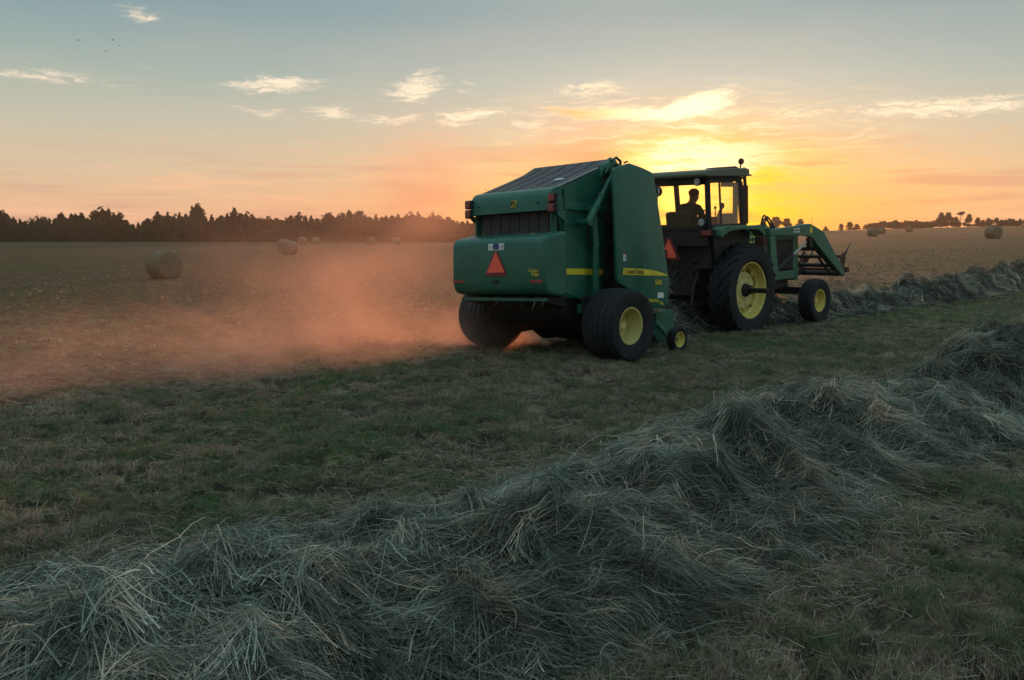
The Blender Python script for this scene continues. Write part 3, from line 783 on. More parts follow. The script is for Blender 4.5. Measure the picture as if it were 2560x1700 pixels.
# chaff: bits of stem caught on ledges and hanging from edges
def chaff(spots, name='chaff'):
    P = []
    for (x0, x1), (y0, y1), (z0, z1), n, hang in spots:
        for k in range(n):
            t = random.random()
            p = Vector((x0+(x1-x0)*t, random.uniform(y0, y1), z0+(z1-z0)*t+.004))
            d = Vector((random.gauss(0, 1), random.gauss(0, 1), random.gauss(0, .12) if not hang else -1.3)).normalized()*random.uniform(.03, .11)*(1.6 if hang else 1)
            P.append([p, p+d*.5+Vector((0, 0, .004)), p+d])
    P = np.array([[tuple(BM @ Vector(q)) for q in r] for r in P])
    v, qd, rr = ribbons(P, RNG.uniform(.003, .006, len(P)), RNG.uniform(.55, 1, len(P)), False)
    o = link(name, fast_mesh(name, v, qd, None, M['hay'], rr), baler); o['kind'] = 'stuff'
    return o
chaff([((-1.12, -.80), (-.9, .9), (1.712, 1.788), 130, False), ((-.69, -.60), (-.72, .76), (2.43, 2.46), 60, False), ((-.88, -.74), (-.78, .72), (2.385, 2.415), 30, False), ((-.16, .40), (-.70, .76), (2.64, 2.89), 40, False),
       ((-1.09, -1.03), (-.88, .74), (.846, .846), 60, False), ((-1.09, -1.03), (-.88, .74), (.80, .80), 26, True), ((1.26, 1.36), (-1.23, -1.16), (.76, 1.15), 46, True), ((1.2, 1.7), (-1.0, .9), (.60, .64), 120, False), ((-.09, .09), (-1.0, 1.0), (.604, .604), 50, False), ((.72, 1.26), (-1.22, -1.18), (.70, .70), 22, True)])

# ------------------------------------------------------------------ tractor
TO = Vector((3.72, 18.53, -.08))
TMX = Matrix.Translation(TO) @ Matrix.Rotation(R(45), 4, 'Z') @ bodyM(2, 0)
tractor = empty('tractor', mtx=TMX)
tag(tractor, 'old green tractor with glazed cab, front loader and yellow wheels pulling the baler', 'tractor')
def tp(mb, name, mat, bevel=0, parent=None, smooth=35, seg=2):
    return mb.build(name, M[mat], parent or tractor, bevel, smooth, seg=seg)

def drive_wheel(y, face):
    Rr, Wd, rim = .855, .45, .50
    h = Wd/2; f = face
    prof = [(rim*1.01, -h*.72), (rim*1.12, -h*.93), (Rr*.80, -h), (Rr*.93, -h*.93), (Rr*.965, -h*.6), (Rr*.972, 0), (Rr*.965, h*.6), (Rr*.93, h*.93), (Rr*.80, h), (rim*1.12, h*.93), (rim*1.01, h*.72)]
    ty = MB().lathe(prof, n=80)
    NL = 22
    for k in range(NL):                                   # chevron lugs: two staggered bars
        for sg in (-1, 1):
            a0 = 2*PI*(k+(.5 if sg > 0 else 0))/NL
            pts = []
            for t in np.linspace(0, 1, 6):
                yy = sg*(h*1.0-h*1.02*t); a = a0+.40*t
                cr = Rr*.968 if abs(yy) < h*.75 else Rr*(.968-.035*(abs(yy)/h-.75)/.25)
                pts.append((a, yy, cr))
            vs = []; fs = []
            for (a, yy, cr) in pts:
                for da, rr in ((-.042, cr-.02), (-.026, cr+.040), (.026, cr+.040), (.042, cr-.02)):
                    vs.append((rr*math.cos(a+da), yy, rr*math.sin(a+da)))
            for i in range(5):
                for q in range(4): fs.append((i*4+q, i*4+(q+1) % 4, i*4+4+(q+1) % 4, i*4+4+q))
            fs += [(0, 1, 2, 3), (23, 22, 21, 20)]
            # outer shoulder face runs down the sidewall
            ty.add(vs, fs)
    disc = MB().lathe([(.001, f*h*.18), (.17, f*h*.18), (.19, f*h*.10), (.335, f*h*.10), (.345, f*h*.02), (.345, -f*h*.15), (.001, -f*h*.15)], n=48, closed=False)
    for k in range(8):
        a = 2*PI*k/8+.2; disc.path([(.27*math.cos(a), f*h*.08, .27*math.sin(a)), (.27*math.cos(a), f*h*.22, .27*math.sin(a))], .020, 6)
    w = disc.build('rear_wheel', M['yellow_pale'], tractor, loc=(0, y, .875))
    ty.build('tyre', M['tyre'], w, smooth=30)
    rm = MB().lathe([(rim*1.06, f*h*.80), (rim*1.065, f*h*.72), (rim*.985, f*h*.66), (rim*.95, f*h*.25), (rim*.86, f*h*.1), (rim*.84, -f*h*.2), (rim*.80, -f*h*.8), (rim*.88, -f*h*.8), (rim*.92, f*h*.1), (rim*1.0, f*h*.78)], n=64)
    for k in range(8):                                    # rim clamps
        a = 2*PI*k/8; ca, sa = math.cos(a), math.sin(a)
        rot = Matrix.Rotation(-a, 3, 'Y')
        rm.box((.40*ca, f*h*.06, .40*sa), (.10, .05, .075), rot); rm.path([(.385*ca, f*h*.05, .385*sa), (.385*ca, f*h*.30, .385*sa)], .014, 6)
    rm.build('rim', M['yellow'], w)
    ax = MB().path([(0, f*h*.1, 0), (0, f*(h+.30), 0)], .047, 18); ax.lathe([(.001, f*h*.52), (.09, f*h*.52), (.12, f*h*.40), (.125, f*h*.12)], n=20, closed=False)
    for a in (.7, 2.3, 3.9, 5.5): ax.path([(.10*math.cos(a), f*h*.2, .10*math.sin(a)), (.10*math.cos(a), f*h*.75, .10*math.sin(a))], .016, 6)
    ax.build('axle_hub', M['black'], w)
    return w
drive_wheel(-.86, -1); drive_wheel(.86, 1)
for y, fc in ((-.85, -1), (.85, 1)):
    wheel_ribbed('front_wheel', .455, .30, .215, tractor, (2.78, y, .46), 56, fc, 'yellow', 4)
# drivetrain
mb = MB()
mb.bb(-.55, .75, -.26, .26, .55, 1.20); mb.path([(0, -.66, .875), (0, .66, .875)], .15, 18)
mb.bb(.75, 1.5, -.22, .22, .62, 1.35); mb.bb(1.5, 2.6, -.24, .24, .70, 1.35); mb.bb(-.85, -.5, -.32, .32, .80, 1.30)
for y in (-.32, .32): mb.prism([(-.85, 1.3), (-.2, 1.4), (.1, 1.1), (-.5, .6)], y-.06, y+.06)
mb.bb(-.8, .1, -.66, .66, 1.30, 1.98)
tp(mb, 'transmission', 'iron', .015)
mb = MB()
for y in (-.42, .42):
    mb.bar((-.4, y, .70), (-1.25, y*1.05, .62), .03, .07); mb.path([(-.62, y*.9, 1.42), (-.95, y, 1.02), (-1.05, y*1.03, .66)], .024, 8)
mb.bar((-.5, -.3, 1.36), (-.86, -.36, 1.46), .05, .07); mb.bar((-.5, .3, 1.36), (-.86, .36, 1.46), .05, .07)
mb.path([(-.55, 0, 1.36), (-.9, 0, 1.22), (-1.12, .02, 1.0)], .026, 8)
mb.bb(-1.2, -.3, -.06, .06, .48, .54)
mb.path([(-.86, -.30, 1.30), (-1.0, -.22, 1.0), (-1.2, -.02, .9), (-1.8, -.1, .8)], .014, 6); mb.path([(-.86, -.20, 1.34), (-1.1, -.12, 1.1), (-1.4, .05, .95), (-2.1, 0, .84)], .014, 6)
tp(mb, 'three_point_hitch', 'iron', .004)
mb = MB()
mb.bb(2.05, 2.95, -.36, -.22, .90, 1.08); mb.bb(2.05, 2.95, .22, .36, .90, 1.08); mb.bb(1.2, 2.1, -.30, -.24, .80, 1.02); mb.bb(1.2, 2.1, .24, .30, .80, 1.02); mb.bb(2.84, 3.0, -.36, .36, .86, 1.10)
tp(mb, 'front_frame', 'green_old', .012)
mb = MB(); mb.bar((2.78, -.62, .66), (2.78, .62, .66), .13, .13); mb.bb(2.62, 2.96, -.14, .14, .62, .95)
for y in (-.66, .66): mb.path([(2.78, y, .76), (2.78, y, .40)], .055, 12); mb.path([(2.78, y, .46), (2.78, y*1.25, .46)], .05, 12)
mb.path([(2.62, -.6, .60), (2.62, .6, .60)], .02, 8)
tp(mb, 'front_axle', 'black', .01)
# hood
hd = [(1.0, 1.36), (2.96, 1.36), (2.96, 1.10), (3.02, 1.10), (3.02, 1.78), (2.99, 1.88), (2.88, 1.945), (2.2, 1.985), (1.0, 2.02)]
hood = tp(MB().prism(hd, -.34, .34), 'hood', 'green_old', .05, smooth=40, seg=4)
mb = MB(); mb.bb(1.86, 2.74, -.352, -.338, 1.12, 1.72); mb.bb(1.86, 2.74, .338, .352, 1.12, 1.72)
split_loose(tp(mb, 'side_grille', 'black', parent=hood))
mb = MB()
for y in (-.35, .35): mb.bb(2.76, 2.93, y-.008, y+.008, 1.10, 1.82); mb.bb(1.3, 2.76, y-.004, y+.004, 1.74, 1.80)
split_loose(tp(mb, 'hood_panel', 'green_old', .004, parent=hood))
mb = MB()
for k in range(7): mb.bb(.86+.11*k, .93+.11*k, -.352, -.34, 1.70, 1.735); mb.bb(.86+.11*k, .93+.11*k, -.352, -.34, 1.80, 1.835)
split_loose(tp(mb, 'hood_decal', 'yellow', parent=hood))
mb = MB().path([(1.36, -.06, 1.98), (1.37, -.06, 2.10)], .035, 14); mb.path([(1.38, -.06, 2.08), (1.36, -.06, 2.84)], .058, 18); mb.path([(1.36, -.06, 2.83), (1.32, -.06, 3.14), (1.30, -.06, 3.18)], .034, 14)
tp(mb, 'exhaust_pipe', 'rust', .004)
mb = MB().path([(1.0, -.26, 2.0), (1.02, -.26, 2.5), (.92, -.26, 2.9)], .012, 6); tp(mb, 'exhaust_pipe', 'rust')
# cab
CX0, CX1, CY = -.92, .20, .72
mb = MB()
for sgn in (-1, 1):
    mb.bar((CX0, sgn*CY, 1.98), (CX0-.03, sgn*(CY-.02), 2.98), .085, .085)
    mb.bar((CX1+.03, sgn*CY, 1.98), (CX1-.13, sgn*(CY-.02), 2.98), .07, .11)
    mb.bar((-.52, sgn*CY, 2.02), (-.58, sgn*(CY-.01), 2.92), .035, .035)
    mb.bar((CX0, sgn*CY, 2.07), (CX1, sgn*CY, 2.07), .07, .07); mb.bar((CX0-.03, sgn*(CY-.02), 2.89), (CX1-.11, sgn*(CY-.02), 2.93), .07, .10)
mb.bar((CX0, -CY, 2.03), (CX0, CY, 2.03), .08, .09); mb.bar((CX0-.03, -CY, 2.88), (CX0-.03, CY, 2.88), .08, .12); mb.bar((CX1, -CY, 2.07), (CX1, CY, 2.07), .07, .08); mb.bar((CX1-.1, -CY, 2.92), (CX1-.1, CY, 2.92), .07, .08)
cab = tp(mb, 'cab_frame', 'black', .012)
mb = MB().bb(CX0-.02, CX1, -.70, .70, 1.90, 2.0); mb.bb(CX0-.03, CX0+.02, -.70, .70, 1.72, 2.0); tp(mb, 'cab_floor', 'iron', .01)
mb = MB()                                                  # pale inner window frame on the right side
mb.bb(-.10, .06, -.705, -.69, 2.10, 2.86); mb.bb(-.50, -.10, -.705, -.69, 2.78, 2.88); mb.bb(-.48, -.1, -.70, -.60, 2.10, 2.30)
tp(mb, 'window_surround', 'grey', .006, parent=cab)
win = lambda mb: tp(mb, 'window', 'glass')
win(MB().bb(CX0-.02, CX0-.014, -.68, .68, 2.07, 2.83))
win(MB().bb(CX0+.04, CX1-.02, -.728, -.722, 2.10, 2.86)); win(MB().bb(CX0+.04, CX1-.02, .722, .728, 2.10, 2.86))
win(MB().bb(CX1-.03, CX1-.024, -.66, .66, 2.10, 2.88))
rf = [(-1.10, 2.955), (-1.12, 3.00), (-1.09, 3.055), (-.8, 3.09), (-.2, 3.115), (.22, 3.12), (.30, 3.10), (.31, 3.0), (.29, 2.975)]
roof = tp(MB().prism(rf, -.80, .80), 'cab_roof', 'roof', .03, smooth=40, seg=4)
tp(MB().bb(-1.06, .24, -.76, .76, 2.925, 2.965), 'roof_lining', 'black', .01, parent=roof)
mb = MB().prism([(-.12, 3.115), (-.08, 3.15), (.12, 3.165), (.2, 3.15), (.24, 3.115)], -.62, -.1); tp(mb, 'roof_vent', 'rust', .012, parent=roof)
mb = MB().path([(.27, -.62, 3.11), (.29, -.62, 3.20)], .014, 8); mb.ball((.30, -.62, 3.255), (.04, .06, .06)); tp(mb, 'beacon_lamp', 'rust', parent=roof)
mb = MB().prism([(.30, 2.99), (.50, 2.985), (.52, 3.01), (.30, 3.02)], -.72, -.5); tp(mb, 'sun_visor', 'black', parent=roof)
def lamp(c, r, d=(-1, 0, 0)):
    c = Vector(c); d = Vector(d).normalized()
    b = MB().path([c-d*.07, c-d*.03, c+d*.03, c+d*.035], [r*.45, r*.9, r, r*.97], 20)
    o = tp(b, 'work_lamp', 'black', .003)
    tp(MB().path([c+d*.034, c+d*.044], [r*.86, r*.70], 20), 'lamp_lens', 'lampglass', parent=o)
lamp((-1.03, -.56, 2.87), .075); lamp((-1.04, -.66, 2.15), .078); lamp((-1.04, .32, 2.73), .10); lamp((-1.03, .56, 2.87), .075)
mb = MB().path([(-1.0, .32, 2.78), (-1.0, .36, 2.9)], .014, 6); mb.path([(-1.0, -.66, 2.10), (-.98, -.66, 2.02)], .016, 6); split_loose(tp(mb, 'lamp_bracket', 'black'))
# fenders with lamps
for sgn in (-1, 1):
    out = [(-.92, 2.015), (-.80, 2.075), (.42, 2.065), (.52, 2.03), (.62, 1.86), (.56, 1.87), (.44, 1.945), (.30, 1.985), (-.30, 2.00), (-.62, 1.975), (-.80, 1.91), (-.86, 1.87), (-.92, 1.90)]
    fd = tp(MB().prism(out, sgn*.74, sgn*.97), 'fender', 'green_old', .012, smooth=40)
    tp(MB().prism([(-.7, 1.4), (.35, 1.4), (.44, 1.94), (.30, 1.98), (-.62, 1.97), (-.82, 1.89)], sgn*.68, sgn*.735), 'fender_skirt', 'black', parent=fd)
    tl = tp(MB().bb(-1.02, -.90, sgn*.60, sgn*.86, 1.90, 2.02), 'tail_lamp', 'black', .01)
    tp(MB().bb(-1.03, -1.0, sgn*.63, sgn*.83, 1.915, 2.005), 'lamp_lens', 'lens_red', .006, parent=tl)
# emblem on the back of the tractor
mb = MB().prismx([(.29, 1.50), (.27, 1.47), (-.19, 1.47), (-.21, 1.50), (.01, 1.885), (.07, 1.885)], -1.085, -1.07)
em2 = tp(mb, 'triangle_emblem', 'smv_dark', .002)
tp(MB().prismx([(.225, 1.515), (-.145, 1.515), (.04, 1.85)], -1.090, -1.084), 'emblem_face', 'smv', parent=em2)
mb = MB().bb(-1.13, -1.10, .08, .16, 1.40, 1.66); mb.path([(-1.07, -.02, 1.6), (-.9, -.02, 1.6)], .015, 6); mb.path([(-1.115, -.16, 1.9), (-1.12, -.16, 1.2)], .012, 6)
tp(mb, 'emblem_bracket', 'iron')
# cab interior
mb = MB().box((-.63, .14, 2.14), (.15, .50, .42), Matrix.Rotation(R(-8), 3, 'Y')); mb.bb(-.58, -.10, -.10, .38, 1.99, 2.10)
tp(mb, 'seat', 'seat', .05, smooth=50, seg=4)
mb = MB(); ctr = Vector((.02, .14, 2.24)); ax = Vector((-.62, 0, .78)); q = ax.to_track_quat('Z', 'X').to_matrix()
mb.path([ctr+q @ Vector((.20*math.cos(a), .20*math.sin(a), 0)) for a in np.linspace(0, 2*PI, 29)], .016, 8)
for a in (.3, 2.4, 4.5): mb.bar(ctr, ctr+q @ Vector((.20*math.cos(a), .20*math.sin(a), 0)), .02, .012)
mb.path([ctr, ctr-ax.normalized()*.34], .03, 10)
tp(mb, 'steering_wheel', 'black')
mb = MB().bb(.02, .16, -.30, .55, 1.98, 2.24); tp(mb, 'dashboard', 'black', .02)
mb = MB()
for x, y, hh in ((-.30, -.46, 2.44), (-.22, -.50, 2.36), (-.14, -.44, 2.30)): mb.path([(x, y, 2.0), (x-.02, y, hh-.05)], .012, 6); mb.ball((x-.02, y, hh-.03), .028, 10, 6)
mb.bb(-.44, -.05, -.58, -.40, 1.98, 2.12); mb.path([(-.30, -.52, 2.1), (-.24, -.56, 2.42)], .016, 6); mb.ball((-.24, -.56, 2.44), (.05, .04, .06), 12, 8)
tp(mb, 'control_lever', 'black')
# loader
def arm(y):
    po = [(1.44, 1.84), (1.46, 1.95), (2.9, 2.03), (3.04, 2.035), (3.18, 2.00), (3.62, 1.86), (3.70, 1.80), (4.68, .92), (4.62, .84), (4.50, .88), (3.30, 1.62), (3.20, 1.72), (2.95, 1.785), (1.62, 1.835)]
    a = tp(MB().prism(po, y-.05, y+.05), 'loader_arm', 'green_old', .012)
    return a
arms = [arm(-.54), arm(.54)]
YL = -.5935
mb = MB().prism([(3.02, 1.86), (3.10, 1.83), (3.14, 1.88), (3.12, 1.97), (3.05, 1.98)], YL, YL+.004); tp(mb, 'arm_badge', 'decal_yellow', parent=arms[0])
mb = MB()
for zz in (1.925, 1.865):
    for k in range(4): mb.bb(2.34+.07*k, 2.39+.07*k, YL, YL+.004, zz, zz+.038)
split_loose(tp(mb, 'arm_decal', 'decal_white', parent=arms[0]))
for y in (-.54, .54):
    mb = MB().prism([(1.44, 1.97), (1.62, 1.97), (1.80, 1.02), (1.60, .88), (1.52, 1.02)], y-.04, y+.04); mb.bar((1.66, y*.6, .98), (1.66, y, .98), .12, .14)
    tp(mb, 'loader_post', 'green_old', .01)
    mb = MB().path([(1.86, y*.92, 1.14), (2.50, y*.92, 1.40)], .045, 14); cy = tp(mb, 'lift_cylinder', 'black')
    tp(MB().path([(2.50, y*.92, 1.40), (3.12, y*.92, 1.68)], .028, 12), 'cylinder_rod', 'steel', parent=cy)
    mb = MB().bar((3.10, y, 1.74), (3.12, y, 1.55), .08, .14); mb.path([(3.26, y*.92, 1.60), (3.9, y*.92, 1.24), (4.35, y*.92, .98)], .035, 12)
    tp(mb, 'tilt_cylinder', 'black')
mb = MB()
mb.path([(4.55, -.58, .90), (4.55, .95, .90)], .055, 14); mb.path([(4.2, -.54, 1.10), (4.2, .9, 1.10)], .045, 12); mb.path([(3.95, -.54, 1.30), (3.95, .9, 1.30)], .035, 12); mb.bar((3.7, -.54, 1.48), (3.7, .95, 1.48), .06, .08)
for y in (-.3, .3, .75): mb.bar((4.5, y, .9), (3.95, y, 1.30), .04, .05)
mb.path([(4.2, .3, 1.10), (3.72, -.1, 1.46)], .015, 6)
tp(mb, 'loader_crossbar', 'black', .006)
mb = MB().prism([(4.52, .84), (4.74, .90), (4.86, 1.20), (4.80, 1.36), (4.72, 1.28), (4.60, 1.02)], -.50, -.44); mb.prism([(4.52, .84), (4.74, .90), (4.86, 1.20), (4.80, 1.36), (4.72, 1.28), (4.60, 1.02)], .44, .50)
mb.bar((4.72, -.56, .96), (4.72, .56, .96), .07, .10); mb.bar((4.80, -.5, 1.26), (4.80, .5, 1.26), .06, .08); mb.bb(4.66, 4.78, -.62, -.55, .92, 1.04)
sp = tp(mb, 'spear_frame', 'rust', .006)
mb = MB().path([(4.76, -.40, 1.14), (4.98, -.42, 1.30), (5.20, -.44, 1.56)], [.026, .02, .006], 10); mb.path([(4.76, .40, 1.14), (4.98, .40, 1.30), (5.20, .40, 1.56)], [.026, .02, .006], 10)
split_loose(tp(mb, 'bale_spear', 'black', parent=sp))
mb = MB()
for dy, w, hh in ((-.40, 0, 2.24), (-.44, .05, 2.21), (-.36, .10, 2.18)):
    mb.path([(1.36+w*.2, dy, 1.74), (1.38+w, dy, 2.0), (1.46+w, dy, hh-.04), (1.52+w, dy, hh), (1.60+w, dy, hh-.05), (1.70+w, dy, 2.08), (1.86+w*1.3, dy, 1.90)], .017, 8)
split_loose(tp(mb, 'hydraulic_hose', 'hose'))
mb = MB().bb(1.28, 1.44, -.52, -.34, 1.62, 1.84); mb.path([(1.36, -.40, 1.84), (1.36, -.40, 1.98)], .03, 8); tp(mb, 'control_valve', 'rust', .01)

# ------------------------------------------------------------------ driver (one skinned body, with shirt and hair)
def skin_obj(name, verts, edges, radii, mat, root=0, sub=2):
    me = bpy.data.meshes.new(name); me.from_pydata(verts, edges, []); me.materials.append(mat)
    o = bpy.data.objects.new(name, me); COL.objects.link(o)
    sk = o.modifiers.new('Skin', 'SKIN'); sk.use_smooth_shade = True; sk.branch_smoothing = .6
    for i, r in enumerate(radii):
        d = me.skin_vertices[0].data[i]; d.radius = (r, r) if not isinstance(r, tuple) else r; d.use_root = (i == root)
    sb = o.modifiers.new('Subdivision', 'SUBSURF'); sb.levels = sub; sb.render_levels = sub
    return o
DX, DY = -.36, .14
pv = [(DX, DY, 2.16), (DX+.0, DY, 2.28), (DX+.03, DY, 2.40), (DX+.09, DY, 2.49), (DX+.14, DY, 2.555), (DX+.175, DY-.01, 2.615), (DX+.20, DY-.02, 2.685), (DX+.195, DY-.02, 2.74)]
pe = [(i, i+1) for i in range(7)]
prr = [(.17, .19), (.165, .19), (.16, .195), (.13, .18), (.068, .068), (.082, .074), (.098, .086), (.076, .068)]
def limb(chain, rad, at):
    b = at
    for p, r in zip(chain, rad):
        pv.append(p); prr.append(r); pe.append((b, len(pv)-1)); b = len(pv)-1
for sgn in (-1, 1):
    limb([(DX+.06, DY+sgn*.19, 2.49), (DX+.13, DY+sgn*.25, 2.27), (DX+.30, DY+sgn*.20, 2.26), (DX+.36, DY+sgn*.17, 2.31)], [.062, .05, .038, .032], 3)
    base = len(pv)-1
    for k in range(4):                                  # fingers curl over the wheel rim
        o = (k-1.5)*.019; n = .9 if k in (0, 3) else 1.0
        limb([(DX+.40, DY+sgn*.165+o, 2.335), (DX+.43*n+.02, DY+sgn*.16+o, 2.335), (DX+.45*n+.01, DY+sgn*.155+o, 2.315)], [.010, .009, .008], base)
    limb([(DX+.365, DY+sgn*.135, 2.345), (DX+.395, DY+sgn*.12, 2.355)], [.011, .009], base)
    limb([(DX+.10, DY+sgn*.10, 2.13), (DX+.42, DY+sgn*.13, 2.13), (DX+.50, DY+sgn*.12, 2.02)], [.085, .065, .05], 0)
limb([(DX+.285, DY-.025, 2.665)], [.016], 6)             # nose
for sgn in (-1, 1): limb([(DX+.185, DY-.02+sgn*.088, 2.675)], [.020], 6)  # ears
person = skin_obj('person', pv, pe, prr, M['skin'])
person.matrix_world = TMX @ Matrix.Translation((DX, DY, 1.95)) @ Matrix.Scale(1.10, 4) @ Matrix.Translation((-DX, -DY, -2.05))
tag(person, 'person in dark shirt seated in the tractor cab, holding the steering wheel', 'person')
sv = [pv[i] for i in range(4)]; se = [(0, 1), (1, 2), (2, 3)]; sr = [tuple(x+.012 for x in prr[i]) for i in range(4)]
sv.append((DX+.12, DY, 2.535)); sr.append(.075); se.append((3, 4))
for sgn in (-1, 1):
    b = 3
    for p, r in (((DX+.06, DY+sgn*.19, 2.49), .074), ((DX+.13, DY+sgn*.25, 2.27), .062), ((DX+.28, DY+sgn*.205, 2.26), .050)):
        sv.append(p); sr.append(r); se.append((b, len(sv)-1)); b = len(sv)-1
shirt = skin_obj('shirt', sv, se, sr, M['shirt']); shirt.parent = person
hair = MB().ball((DX+.178, DY-.02, 2.732), (.104, .092, .076), 18, 10).build('hair', M['hair'], person)

# ------------------------------------------------------------------ camera frame helpers for far things
F_PX, CX_, CY_, CH = 2400., 1280., 850., 1.72
PT = math.atan(250/2400.)
def ray(px, py):
    u = (px-CX_)/F_PX; v = -(py-CY_)/F_PX
    return Vector((u, math.cos(PT)+v*math.sin(PT), -math.sin(PT)+v*math.cos(PT)))
def at_depth(px, depth):
    """ground point under a bearing, at a distance along the view axis"""
    x = (px-CX_)/F_PX*depth; y = depth
    return x, y, float(terrain(x, y))

# ------------------------------------------------------------------ bales
def bale_mesh(seed, r=.72, L=1.22):
    rg = np.random.default_rng(seed); n = 56
    prof = [(.001, -L/2-.02), (r*.3, -L/2-.015), (r*.6, -L/2), (r*.88, -L/2), (r*.97, -L/2+.06)]+[(r*(1+.008*math.sin(k*2.1)), -L/2+.06+(L-.12)*k/12) for k in range(1, 12)]+[(r*.97, L/2-.06), (r*.88, L/2), (r*.6, L/2), (r*.3, L/2+.015), (.001, L/2+.02)]
    k = len(prof); vs = []; fs = []
    for i in range(n):
        a = 2*PI*i/n
        for j, (rr, x) in enumerate(prof):
            w = rr*(1+rg.normal(0, .008)); z = w*math.sin(a)
            if z < -r*.93: z = -r*.93
            vs.append((x+rg.normal(0, .008), w*math.cos(a)*1.02, z+r*.93))
    for i in range(n):
        i2 = (i+1) % n
        for j in range(k-1): fs.append((i*k+j, i*k+j+1, i2*k+j+1, i2*k+j))
    V0 = np.array(vs); base = len(vs)
    # loose straw ends
    N = 1500; a = rg.uniform(0, 2*PI, N); x = rg.uniform(-L/2, L/2, N); th = rg.uniform(-.5, 1.2, N); ln = rg.uniform(.04, .14, N)
    P0 = np.stack((x, np.cos(a)*r*1.01, np.maximum(np.sin(a)*r*1.0, -r*.9)+r*.93), -1)
    d = np.stack((rg.normal(0, .6, N), -np.sin(a)*np.cos(th)+np.cos(a)*.25, np.cos(a)*np.cos(th)+np.sin(a)*.25), -1)
    P1 = P0+d*ln[:, None]; side = rg.normal(0, 1, (N, 3)); side = np.cross(d, side); side /= np.linalg.norm(side, axis=1, keepdims=True)+1e-9
    tv = np.stack((P0-side*.006, P0+side*.006, P1), 1).reshape(-1, 3)
    tf = base+np.arange(N*3).reshape(N, 3)
    return fast_mesh('hay_bale', np.vstack((V0, tv)), np.array(fs), tf, M['bale'], None, False)
bm1, bm2 = bale_mesh(1), bale_mesh(2)
BALES = [
 (414, 46.5, 118, 1.0, 'largest round hay bale, alone in the left field in front of the dark trees'),
 (725, 94, 60, 1.0, 'nearest bale of the small cluster left of the baler, just below the tree line'),
 (713, 112, 40, 1.0, 'bale half hidden behind the nearest bale of the small left cluster'),
 (758, 163, 75, 1.0, 'far round bale at the foot of the trees, just right of the small left cluster'),
 (792, 205, 60, 1.0, 'smaller far bale at the tree foot, rightmost of the small left cluster'),
 (928, 176, 70, 1.0, 'hazy bale in the orange dust below the trees, left of another faint bale'),
 (993, 182, 65, 1.0, 'faint bale almost lost in orange dust, closest to the baler'),
 (2477, 112, 135, 1.08, 'dark round bale at the far right, largest of the bales beyond the tractor'),
 (2176, 166, 140, 1.05, 'pale bale nearest to the loader in the right field'),
 (2198, 215, 130, 1.05, 'small bale half hidden behind the pale bale near the loader'),
 (2267, 262, 140, 1.05, 'tiny distant bale on the rise below the right-hand hedge'),
]
for i, (px, dep, rz, scl, lab) in enumerate(BALES):
    x, y, z = at_depth(px, dep)
    o = link('hay_bale', bm1 if i % 2 == 0 else bm2, None, (x, y, z-.02))
    o.rotation_euler = (0, 0, R(rz)-math.atan2(x, y)); o.scale = (scl,)*3
    tag(o, lab, 'hay bale', 'round hay bales left on the field')

